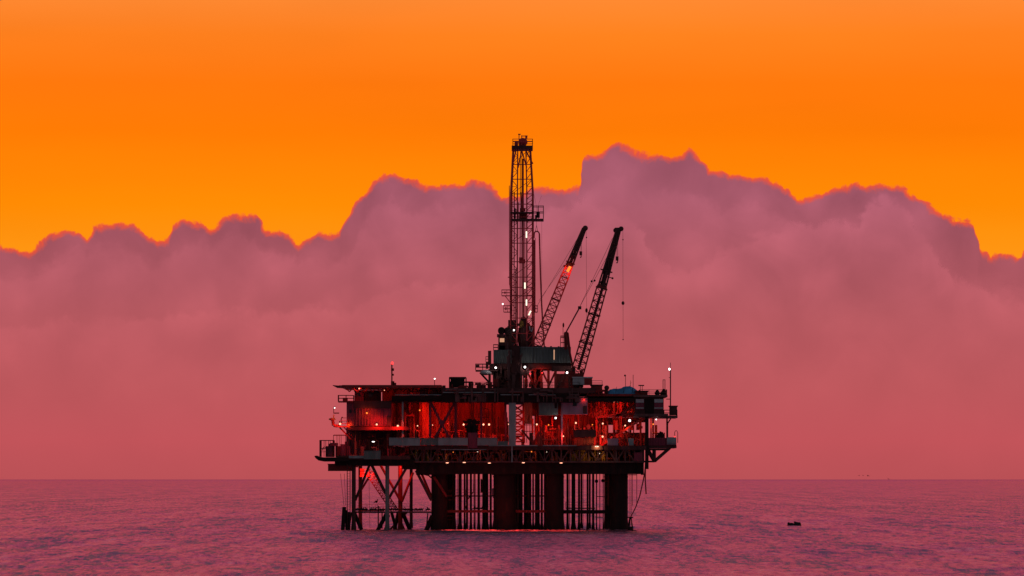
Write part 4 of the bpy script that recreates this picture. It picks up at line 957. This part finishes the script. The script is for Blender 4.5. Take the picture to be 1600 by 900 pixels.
# ------------------------------------------------------------------ cranes
def crane(label, base, knee, tip, w0, wm, Y, mat, kd, mid=.62, dark_from=.74):
    t = thing('pedestal_crane', at(base[0], base[1] + 22, Y), label, 'crane', 'pedestal cranes')
    b = at(*base, Y); e = at(*tip, Y); ax = (e - b)
    c = b + ax * mid; f = b + ax * dark_from
    m = MB(); m.lattice(b, c, w0, wm, 13, .13, .065); m.lattice(c, f, wm, wm * .8, 3, .13, .065); bo = m.build('boom', M[mat], t)
    m = MB(); m.lattice(f, e, wm * .8, wm * .42, 4, .16, .11); m.bar(f, e, wm * .5, wm * .4); m.build('boom_tip', M['dark'], bo)
    m = MB()
    for k in (.22, .42, .6, .72):
        q = b + ax * k; wv = w0 + (wm - w0) * min(1, k / mid); a = ax.normalized().cross(Vector((0, 1, 0))) * wv * .62
        m.bar(q - a, q + a, wv * 1.1, .18)
    m.build('boom_platform', M['dark'], bo)
    return t, b, e, bo
cA, bA, eA, boA = crane('slimmer pedestal crane with a lit orange patch on its boom, next to the derrick', (836, 548), None, (913, 357), 1.9, 1.5, 17.5, 'mast', 0, .6, .70)
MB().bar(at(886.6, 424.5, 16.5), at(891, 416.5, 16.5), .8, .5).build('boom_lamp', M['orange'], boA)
MB().pb(884, 893, 411.5, 414.5, 16.5, 1.6).pb(880.5, 887, 414, 417, 16.9, 1).build('lamp_bracket', M['dark'], boA)
MB().ball(at(914.5, 356.5, 17.1), .55, (1, .5, 1)).build('tip_sheave', M['dark'], cA)
MB().pb(826, 846, 540, 549, 16.5, 4).tube(at(838, 560, 18.5), at(838, 606, 18.5), 1.1, None, 16).build('pedestal', M['dark'], cA)
MB().pb(828, 838, 549, 561, 16.1, 3).build('cab', M['dark'], cA)
def line(t, pts, Y, r=.03): return MB().path([at(*p, Y) for p in pts], r, 5).build('hoist_line', M['cable'], t)
line(cA, [(908, 369), (907.6, 392)], 17.5, .03); line(cA, [(909.3, 369), (908.2, 392)], 17.5, .03)
hb = MB().pb(905.4, 909.6, 392.5, 398.5, 17.2, .7).path([at(907.5, 398, 17.5), at(908.3, 400.5, 17.5), at(907.5, 402.6, 17.5), at(906.3, 401.5, 17.5)], .1).build('hook_block', M['dark'], cA)
line(cA, [(916, 358), (916.6, 500)], 17.5, .025); MB().ball(at(916.4, 371, 17.5), .14).ball(at(916.4, 485, 17.5), .26, (1, 1, 1.8)).build('line_weight', M['dark'], cA)
line(cA, [(905, 368), (838, 480), (833, 486)], 17.9, .03); line(cA, [(880, 416), (842, 470)], 17.1, .03)

cB, bB, eB, boB = crane('larger pedestal crane with a solid dark boom head, right of the slimmer one', (901, 586), None, (966, 360), 2.5, 1.9, 3, 'maroon', 0, .6, .62)
MB().bar(at(903.5, 578, 2.2), at(949, 424, 2.2), .55, .3).build('boom_walkway', M['dark'], boB)
MB().pb(961, 970.6, 355.6, 359.8, 2.6, 1.4).ball(at(970.5, 357.5, 3), .5).ball(at(962, 360, 3), .5).build('tip_sheave', M['dark'], cB)
MB().bar(at(949, 432.6, 2.6), at(957.5, 434.6, 2.6), .16).ball(at(957, 434.8, 2.6), .22).build('boom_bracket', M['dark'], boB)
MB().pb(890, 911, 583, 592, 2, 4).pb(906, 911, 578, 585, 2.4, 2).tube(at(901, 592, 4), at(901, 606, 4), 1.2, None, 16).build('pedestal', M['maroon'], cB)
cabB = MB().pb(893, 899, 574, 584, 2.2, 2).build('cab', M['maroon'], cB); MB().pb(894, 897.5, 576, 580, 2.1, .1).build('window', M['glass'], cabB)
MB().bar(at(884, 520, 5), at(896, 578, 4), .38).bar(at(883.5, 520, 6), at(884, 546, 6), .62).bar(at(887, 520, 5.5), at(890, 546, 5.5), .4).pb(881.8, 887.4, 518.6, 522, 5, 1).build('gantry', M['maroon'], cB)
MB().railbox(at(876, 0, 6).x, at(882, 0, 6).x, 6, 8, at(0, 543, 6).z, 2.0, .8, .05).rail(at(876, 527, 6), at(882, 527, 6), 0.3, .8, .05).bar(at(880, 543, 6), at(879.6, 507, 6), .1).ball(at(880.3, 508, 6), .24, (.8, .8, 2)).build('gantry_ladder', M['maroon'], cB)
MB().bar(at(885, 519, 4.6), at(904.6, 483.5, 4.6), .16).bar(at(884.2, 518.6, 5.2), at(903.8, 482.8, 5.2), .14).build('pendant_bar', M['module'], cB)
MB().pb(903.2, 908.4, 478.4, 483, 4, 1.2).build('bridle', M['dark'], cB)
for a in ((957, 372), (953.5, 392)): line(cB, [(905.5, 480), a], 3.8, .035)
line(cB, [(895.5, 578), (925, 500)], 3.4, .025)
MB().ball(at(924.5, 439.5, 3.8), .22).ball(at(929, 438.4, 3.8), .22).build('pendant_link', M['dark'], cB)
line(cB, [(964, 372), (963.8, 400)], 3, .03); line(cB, [(965.6, 372), (965, 400)], 3, .03)
MB().pb(962.2, 966.4, 400.5, 407, 2.7, .7).path([at(964.3, 406, 3), at(965.2, 409, 3), at(964.3, 411.2, 3), at(963, 410, 3)], .1).build('hook_block', M['dark'], cB)
line(cB, [(973.2, 358.5), (973.6, 531)], 3, .03); MB().ball(at(973.4, 374.5, 3), .14).ball(at(973.4, 473.6, 3), .3, (1, 1, 1.3)).ball(at(973.6, 530.6, 3), .13).build('line_weight', M['dark'], cB)

# ------------------------------------------------------------------ masts, antennas, poles
def light(px, py, Y, c, power, radius=.35, dx=0, dy=-.6, dz=0, down=False):
    # shaded lamp heads: they throw their light in under the decks, or straight down
    l = bpy.data.lights.new('lamp_light', 'SPOT'); l.energy = power; l.color = c; l.shadow_soft_size = radius
    l.spot_size = rad(58 if down else 172); l.spot_blend = .5
    o = bpy.data.objects.new('lamp_light', l); col.objects.link(o); o.location = at(px, py, Y) + Vector((dx, dy, dz))
    o.rotation_euler = Vector((0, -.40, -1) if down else (0, 1, -.28)).to_track_quat('-Z', 'Y').to_euler(); return o
t = thing('beacon_mast', at(613, 602, 4), 'slim dark mast with a red beacon on top, standing on the helideck edge', 'mast')
MB().bar(at(612.3, 602, 4), at(612.3, 569, 4), .26).build('pole', M['maroon'], t)
MB().pb(611, 615.6, 575.5, 579.5, 3.8, .5).pb(612.5, 615.4, 584, 587, 3.8, .4).pb(610.8, 616, 595.5, 602, 3.8, 1).pb(614, 619, 598, 602, 3.8, 1).build('instrument', M['maroon'], t)
MB().ball(at(613, 567.4, 4), .27, (1, 1, 1)).build('beacon', M['red'], t)
t = thing('radio_mast', at(1047.5, 645, 2), 'tallest thin mast with a white lamp near its top, right end of the platform', 'mast')
MB().bar(at(1047.6, 646, 2), at(1047.6, 576, 2), .22).bar(at(1047.6, 576, 2), at(1047.6, 566.5, 2), .1).build('pole', M['dark'], t)
MB().bar(at(1041, 623.6, 2), at(1048, 623.6, 2), .14).bar(at(1045, 590, 2), at(1048, 590, 2), .1).build('bracket', M['dark'], t)
MB().ball(at(1046, 576.8, 1.7), .2, (1, 1, 1.2)).build('lamp', M['white'], t)
t = thing('antenna_pole', at(977, 606, 3), 'thin bare antenna pole with a small knob, left one above the blue tarpaulin', 'antenna')
MB().bar(at(977.3, 612, 3), at(977.3, 588, 3), .1).build('pole', M['dark'], t); MB().ball(at(976.6, 586.8, 3), .2).build('knob', M['dark'], t)
t = thing('antenna_pole', at(989, 606, 3), 'thin plain antenna pole without knob, right one above the blue tarpaulin', 'antenna')
MB().bar(at(989.3, 612, 3), at(989.3, 585.5, 3), .1).build('pole', M['dark'], t)
t = thing('antenna_pole', at(984, 606, 3), 'short yellowish whip antenna between the two taller poles over the tarpaulin', 'antenna')
MB().bar(at(984.6, 612, 3), at(985.4, 594.5, 3), .07).bar(at(983, 606, 3), at(986.5, 597, 3), .05).build('pole', M['yellow'], t)
t = thing('twin_post', at(1037, 617, 3), 'pair of joined thin upright posts on the control house roof', 'post')
MB().bar(at(1036, 617, 3), at(1036, 593, 3), .13).bar(at(1039, 617, 3), at(1039, 593, 3), .13).bar(at(1036, 593.4, 3), at(1039, 593.4, 3), .12).build('post', M['dark'], t)

# ------------------------------------------------------------------ lamps
WHITE = (1, .80, .74); WARM = (1, .045, .022); ORANGE = (1, .14, .02)
LAMPS = [  # px, py, Y, bulb px radius, material, light colour, power, label
 (785.5, 475.0, 9.5, 1.7, 'white', WHITE, 8, 'white lamp jutting out left of the derrick below its railed landing'),
 (803.0, 516.0, 9.0, 1.8, 'white', WHITE, 60, 'white lamp in front of the winch drums at the derrick foot'),
 (774.5, 574.6, 6.5, 2.3, 'white', WHITE, 120, 'white floodlight under the left end of the drill floor'),
 (820.2, 573.6, 6.5, 2.5, 'white', WHITE, 120, 'white floodlight under the middle of the drill floor, above two red lamps'),
 (886.0, 582.2, 6.5, 2.3, 'white', WHITE, 120, 'white floodlight at the right end of the drill floor next to the large crane'),
 (868.2, 653.2, -.2, 2.1, 'white', WHITE, 50, 'white lamp under the grey green ribbed module'),
 (983.8, 657.2, .2, 2.7, 'white', WHITE, 60, 'widest white lamp, under the deck left of the control house'),
 (1025.4, 655.4, .5, 1.5, 'white', WHITE, 15, 'small white lamp hanging under the control house'),
 (583.2, 690.2, 1.5, 1.5, 'white', WHITE, 18, 'small white lamp low on the left end above the ribbed grey panel'),
 (522.9, 637.3, 1.6, 1.3, 'white', (1, .3, .25), 6, 'small hooded lamp on a curved bracket left of the purple block'),
 (531.4, 662.4, 1.0, 2.4, 'warm', WARM, 330, 'big warm lamp at the outermost left corner of the mezzanine deck'),
 (588.6, 663.2, .2, 2.0, 'warm', WARM, 260, 'warm lamp on the deck edge under the purple block wall'),
 (621.6, 665.4, .6, 2.1, 'warm', WARM, 320, 'warm lamp just right of the purple block, left of the grey column'),
 (652.4, 665.3, 4.5, 1.3, 'warm', WARM, 340, 'small warm lamp left of the tall red lit tank column'),
 (675.8, 664.2, 8.0, .9, 'warm', WARM, 300, 'tiny warm lamp at the left of the X brace in the red lit bay'),
 (699.6, 662.0, 10., .7, 'red', WARM, 420, 'dim red lamp hidden behind the right arm of the X brace'),
 (724.4, 663.4, 4.0, 2.0, 'warm', WARM, 470, 'warm lamp immediately left of the black pump head'),
 (755.4, 663.3, 4.0, 2.0, 'warm', WARM, 420, 'round warm lamp right of the black pump head, left of a brighter one'),
 (764.2, 663.3, 4.0, 2.2, 'warm', WARM, 470, 'bright warm lamp with a yellow streak below, second right of the pump head'),
 (795.0, 662.8, .4, 1.5, 'warm', WARM, 90, 'warm lamp at the left edge of the tall pale pillar'),
 (838.8, 663.2, 5.0, 1.9, 'warm', WARM, 380, 'warm lamp below the ribbed module, left of the white lamp'),
 (857.2, 664.0, 6.0, 1.5, 'orange', WARM, 300, 'orange lamp below the ribbed module, between the warm and the white lamp'),
 (899.8, 660.8, 2.0, 1.9, 'warm', WARM, 400, 'warm lamp below the mauve module'),
 (925.6, 663.6, 5.0, 1.3, 'orange', WARM, 330, 'orange glow lamp on pipes right of the mauve module foot'),
 (941.8, 661.8, 2.0, 1.8, 'warm', WARM, 330, 'warm lamp at the top of a thin post right of the mauve module'),
 (941.6, 682.2, 2.0, 2.1, 'warm', WARM, 420, 'warm lamp at the deck right of the red skid, below another warm lamp'),
 (880.2, 681.6, .8, 1.5, 'warm', WARM, 120, 'warm lamp low above the main deck, left of the dark skid'),
 (973.4, 624.9, 4.0, 1.9, 'warm', WARM, 600, 'warm lamp in front of the red lit wall left of the control house'),
 (959.6, 627.6, 5.0, 1.2, 'warm', WARM, 260, 'left one of two tiny warm lamps under the blue tarpaulin'),
 (965.2, 627.6, 5.0, 1.1, 'warm', WARM, 260, 'right one of two tiny warm lamps under the blue tarpaulin'),
 (976.8, 665.0, 3.0, 1.7, 'warm', ORANGE, 220, 'warm lamp with an orange streak below, left of the sky gap'),
 (1020.6, 662.8, 2.5, 1.6, 'orange', ORANGE, 200, 'orange lamp on the post under the control house'),
 (1054.2, 682.2, .6, 1.2, 'red', WARM, 14, 'small red lamp by the hose loop at the right end'),
 (698.8, 723.2, .8, 1.5, 'warm', (1, .06, .05), 260, 'lamp under the cellar truss, leftmost of those along the box girder'),
 (725.4, 722.6, .8, 1.5, 'warm', (1, .06, .05), 200, 'lamp along the box girder, second from the left'),
 (764.6, 723.6, .8, 1.5, 'warm', (1, .06, .05), 330, 'lamp along the box girder, third from the left'),
 (817.8, 723.0, .8, 1.5, 'warm', (1, .06, .05), 200, 'lamp along the box girder, fourth from the left'),
 (876.8, 723.4, .8, 1.5, 'warm', (1, .06, .05), 330, 'lamp along the box girder, rightmost of the row'),
 (932.6, 697.6, .4, 2.0, 'tubel', (1, .6, .25), 160, 'long flat white lamp under the main deck edge above the V braces'),
 (912.0, 623.6, 1.0, 1.3, 'orange', WARM, 70, 'flat orange lamp beside the upper right corner of the mauve module'),
 (947.0, 625.2, 5.0, 2.4, 'orange', ORANGE, 300, 'wide orange lit lamp panel under the deck, left of the tiny lamps'),
 (573.2, 645.4, .4, 2.0, 'orange', (1, .10, .015), 170, 'orange wall lamp glowing on the purple cladded block'),
 (655.8, 641.0, 8.5, 1.6, 'orange', WARM, 330, 'orange square lamp high beside the tall red lit tank column'),
 (561.2, 607.0, .2, 1.4, 'warm', WARM, 90, 'red tinged lamp tucked under the left end of the helideck'),
 (609.6, 634.4, 2.0, .8, 'red', WARM, 30, 'tiny red lamp at the upper right of the purple block'),
 (824.6, 583.4, 8.0, 1.3, 'red', WARM, 60, 'left one of the two close red lamps beneath the drill floor'),
 (828.8, 583.8, 8.0, 1.5, 'red', WARM, 90, 'right one of the two close red lamps beneath the drill floor'),
 (847.0, 582.6, 8.0, 1.2, 'red', WARM, 90, 'single red lamp beneath the drill floor, right of the close pair'),
 (679.2, 591.8, 3.0, 1.6, 'white', WHITE, 6, 'white lamp on a thin pole by itself on the deck right of the helideck'),
 (569.5, 738.0, 7.5, .9, 'red', WARM, 520, 'red work lamp over the hanging stage under the left cellar deck'),
 (579.5, 741.0, 9.0, .8, 'red', WARM, 300, 'red lamp at the top of the diagonal gangway'),
 (626.0, 730.0, 12.5, .8, 'red', WARM, 520, 'red lamp beside the top of the red jacket leg'),
 (648.0, 611.5, 4.0, .8, 'red', WARM, 260, 'dim red lamp in the gap beneath the right half of the helideck'),
 (600.5, 609.8, 3.0, .9, 'warm', WARM, 120, 'warm lamp under the helideck above the right edge of the purple block'),
 (650.5, 699.0, 1.6, .8, 'tubel', (1, .45, .12), 60, 'left tiny yellow lamp of three under the left parapet panels'),
 (653.5, 698.9, 1.6, .7, 'tubel', (1, .45, .12), 40, 'middle tiny yellow lamp of three under the left parapet panels'),
 (656.4, 698.7, 1.6, .7, 'tubel', (1, .45, .12), 40, 'right tiny yellow lamp of three under the left parapet panels'),
 (708.0, 706.6, 2.2, .9, 'orange', (1, .2, .06), 120, 'small orange lamp inside the cellar truss below the X brace'),
 (746.8, 706.0, 2.2, .9, 'tubel', (1, .25, .1), 90, 'small flat lamp inside the cellar truss below the pump head'),
 (784.4, 706.2, 2.2, .7, 'tubel', (1, .4, .15), 60, 'tiny pale lamp inside the cellar truss left of the tall pale pillar'),
 (830.4, 705.8, 2.2, 1.3, 'orange', (1, .25, .05), 120, 'orange lamp inside the cellar truss right of the tall pale pillar'),
 (854.2, 706.2, 2.2, .7, 'tubel', (1, .6, .3), 40, 'tiny pale lamp inside the cellar truss left of the V braces'),
 (936.8, 708.6, 2.2, .9, 'tubel', (1, .4, .1), 180, 'small yellowish lamp inside the right truss, lighting yellow pipes'),
 (992.0, 703.2, 2.2, .7, 'tubel', (1, .3, .2), 50, 'tiny pale lamp at the right end of the cellar truss'),
 (545.0, 664.0, 1.0, .9, 'orange', ORANGE, 110, 'orange lamp on the railing next to the outermost left warm lamp'),
]
for px, py, Y, r, mt, c, pw, lab in LAMPS:
    post = lab.startswith('white lamp on a thin pole')
    t = thing('pole_lamp' if post else 'deck_lamp', at(px, py + r * 1.4, Y), lab, 'lamp', 'lamps lit on the platform')
    R_ = sx(r, Y) * .70
    if 'box girder' in lab or 'flat' in lab or 'wide orange' in lab or 'panel' in lab: MB().ball(at(px, py, Y), R_, (2.3, .6, .62)).build('bulb', M[mt], t)
    else: MB().ball(at(px, py, Y), R_, (1, 1, 1), 12, 8).build('bulb', M[mt], t)
    hm = MB().tube(at(px, py, Y) + Vector((0, R_ * .8, R_ * .9)), at(px, py, Y) + Vector((0, R_ * 1.6, R_ * 1.5)), R_ * .8, R_ * .5, 8)
    hm.bar(at(px, py, Y) + Vector((0, R_ * 1.4, R_)), at(px, py, Y) + Vector((0, R_ * 1.4 + .9, R_)), .09)
    if post: hm.bar(at(px - .2, 606, Y), at(px - .2, py, Y), .12)
    if 'thin post' in lab: hm.bar(at(px + .3, 681, Y + .4), at(px + .3, py, Y + .4), .12)
    hm.build('housing', M['dark'], t)
    if c is WHITE: pw *= .45
    if c is WARM: pw *= 2.3
    if 'box girder' in lab: pw = 28000 if 720 < px < 820 else 12000
    if px > 910 and py < 640: pw *= 1.8
    light(px, py, Y, c, pw, .25, 0, -(R_ + .45), -.1, 'box girder' in lab)

# ------------------------------------------------------------------ things at the waterline
t = thing('mooring_fender', at(535, 829, 1), 'dark slanting pile of fender posts standing left of the first slim leg', 'fender')
MB().bar(at(535.5, 828.5, 1), at(538, 792, 1), .75, .6).build('post', M['black'], t)
MB().bar(at(541.5, 828.5, 1.6), at(541.5, 797, 1.6), .5).build('post', M['black'], t)
MB().bar(at(534, 822, 1), at(545, 822, 1), .3).bar(at(535.5, 806, 1.2), at(547, 806, 1.2), .2).build('crossbar', M['black'], t)
t = thing('mooring_fender', at(986, 829, 1), 'small dark fender cage at the foot of the rightmost thick leg', 'fender')
MB().bar(at(981, 829, 1), at(984, 808, 1), .22).bar(at(989, 829, 1), at(986, 808, 1), .22).bar(at(983, 829, 2), at(985, 808, 2), .18).build('post', M['black'], t)
MB().pb(981, 989.5, 807.6, 809.4, .6, 2).tube(at(981, 826, 1), at(989, 827, 1), .5).build('head', M['black'], t)

# mooring buoy out on the right
BY = 10.25 * 7200 / 74.6 - 900
def bp(px, py): return at(px, py, BY)
t = thing('mooring_buoy', (bp(1240.5, 822).x, BY, 0), 'lone low dark float with two humps on open water right of the platform', 'buoy')
MB().ball(bp(1236, 821), .75, (1.15, .8, .8), 14, 8).ball(bp(1246, 821.4), .8, (1.1, .9, .8), 14, 8).bar(bp(1231, 821), bp(1250, 821.2), .8, .62).build('hull', M['buoy'], t)
MB().ball(bp(1232.3, 817.6), .3, (1, .8, .8)).tube(bp(1232.3, 821), bp(1232.3, 817.6), .2).build('knob', M['buoy'], t)
MB().ball(bp(1245, 818.0), .5, (1.3, .8, .7)).ball(bp(1242, 815.8), .24, (1.2, .7, .6)).ball(bp(1249, 817.8), .35, (1, .8, .8)).build('mound', M['buoy'], t)

# seabirds perched along the low walkway
def perched(sc):
    m = MB(); m.ball((0, 0, .28), .17, (1.25, .7, .9), 7, 5); m.ball((.15, 0, .52), .085, (1, .9, 1), 6, 4); m.tube((.1, 0, .38), (.15, 0, .5), .06, .05, 5)
    m.tube((.2, 0, .52), (.34, 0, .5), .025, .005, 4); m.tube((-.15, 0, .25), (-.38, 0, .12), .08, .03, 5)
    m.tube((0, .04, 0), (0, .04, .18), .015, None, 4).tube((0, -.04, 0), (0, -.04, .18), .015, None, 4)
    return m
def bird_proto():
    m = perched(1); me_o = m.build('seabird', M['bird'], None, base=(0, 0, 0)); return me_o
proto = bird_proto()
tag(proto, 'dark seabird perched among others on the low walkway left of the first thick leg', 'bird', 'seabirds perched along the low walkway')
br = random.Random(4); first = True
px = 557.0
while px < 672:
    if 622 < px < 630 or 600 < px < 609: px += 2; continue
    o = proto if first else proto.copy()
    if not first: col.objects.link(o)
    first = False
    yy = 4.15 + br.uniform(0, .1); p = at(px, 799, yy); p.z = at(0, 799, 4).z
    o.location = p; o.rotation_euler = (0, 0, br.choice((0, math.pi)) + br.uniform(-.5, .5)); s = br.uniform(.95, 1.5); o.scale = (s, s, s)
    px += br.choice((2.2, 2.6, 3.1, 4.2, 6.5))
o = proto.copy(); col.objects.link(o); o.location = at(588, 790, 9); o.location.z = at(0, 795, 9).z + 1.0; o.scale = (1.5,) * 3
tag(o, 'largest dark seabird, alone on a railing above the walkway left of the second slim leg', 'bird', 'seabirds near the platform')
for k in range(5):
    o = proto.copy(); col.objects.link(o); px = (706, 741, 745, 752, 760)[k]; o.location = at(px, 797, 6.15); o.location.z = at(0, 797, 6).z; o.scale = (1.2,) * 3
    tag(o, 'dark seabird perched on the red walkway between the first two thick legs', 'bird', 'seabirds on the red walkway')
# birds flying low near the horizon, far right
def flying():
    m = MB(); m.ball((0, 0, 0), .2, (2.0, .7, .6), 8, 5)
    for s in (-1, 1): m.add([(.25, 0, .05), (-.2, 0, .05), (-.15, s * .7, .3), (.2, s * .75, .32), (-.2, s * 1.5, .1)], [(0, 1, 2, 3), (3, 2, 4)])
    m.tube((-.35, 0, 0), (-.6, 0, 0), .08, .14, 4); return m
f0 = flying().build('flying_bird', M['bird'], None, base=(0, 0, 0))
for k, (px, py, Y, rz, lab) in enumerate(((1356.5, 743.6, 900, .5, 'rightmost of the dark birds flying just above the horizon'), (1348.5, 743.0, 980, 1.1, 'middle and faintest of the birds flying just above the horizon'),
                                   (1342.5, 743.2, 950, .3, 'leftmost of the dark birds flying just above the horizon'), (1388.5, 748.6, 800, .4, 'dark bird skimming the sea exactly at the horizon line, right of the others'))):
    o = f0 if k == 0 else f0.copy()
    if k: col.objects.link(o)
    o.location = at(px, py, Y); o.rotation_euler = (.3, 0, rz + (1.57 if k % 2 else 0)); o.scale = (.8,) * 3 if k in (0, 3) else (.5,) * 3
    tag(o, lab, 'bird', 'birds flying near the horizon')

# foam and wash round the legs, with flecks added to catch red lamp light
fm = MB(); r = random.Random(12)
for k in range(420):
    px = r.choice((r.gauss(716, 7), r.gauss(755, 12), r.gauss(824, 9), r.gauss(880, 14), r.uniform(560, 660), r.uniform(690, 1000))); Y = r.uniform(-4.5, 3); c = at(px, 830, Y); w = r.uniform(.2, .9); n = 7
    fm.add([(c.x + math.cos(6.283 * i / n) * w * r.uniform(.6, 1.1), Y + math.sin(6.283 * i / n) * .5 * r.uniform(.6, 1.1), .24 + r.uniform(-.03, .06)) for i in range(n)], [tuple(range(n))])
feet = [(549, 2), (562, 2.4), (598, 2), (608, 2), (625, 15), (640, 14), (668, 5), (686, 5), (699, 5), (708, 8), (719, 7), (736, 9), (748, 7), (758, 10), (775, 5), (788, 5), (803, 5), (813, 9), (826, 8), (840, 8), (855, 5), (868, 5),
        (880, 5), (887, 8), (896, 9), (905, 11), (918, 8), (927, 10), (949, 10), (957, 5), (968, 5), (980, 5), (986, 1), (536, 1)]
for px, Y in feet:
    c = at(px, 830, Y)
    for k in range(7):
        x = c.x + r.uniform(-1.5, 1.5); y = Y - r.uniform(.6, 4.5); w = r.uniform(.15, .8); d = r.uniform(.2, .9); z = .16 + r.uniform(0, .1); n = 7
        fm.add([(x + math.cos(6.283 * i / n) * w * r.uniform(.6, 1.1), y + math.sin(6.283 * i / n) * d * r.uniform(.6, 1.1), z + r.uniform(-.03, .05)) for i in range(n)], [tuple(range(n))])
tag(fm.build('sea_foam', M['foam'], None), kind='stuff', label='thin pale foam flecks around the platform legs, partly added to catch red lamp light')

light(888, 424, 16, (1, .06, .02), 260, .3, 0, -1.2, 0)
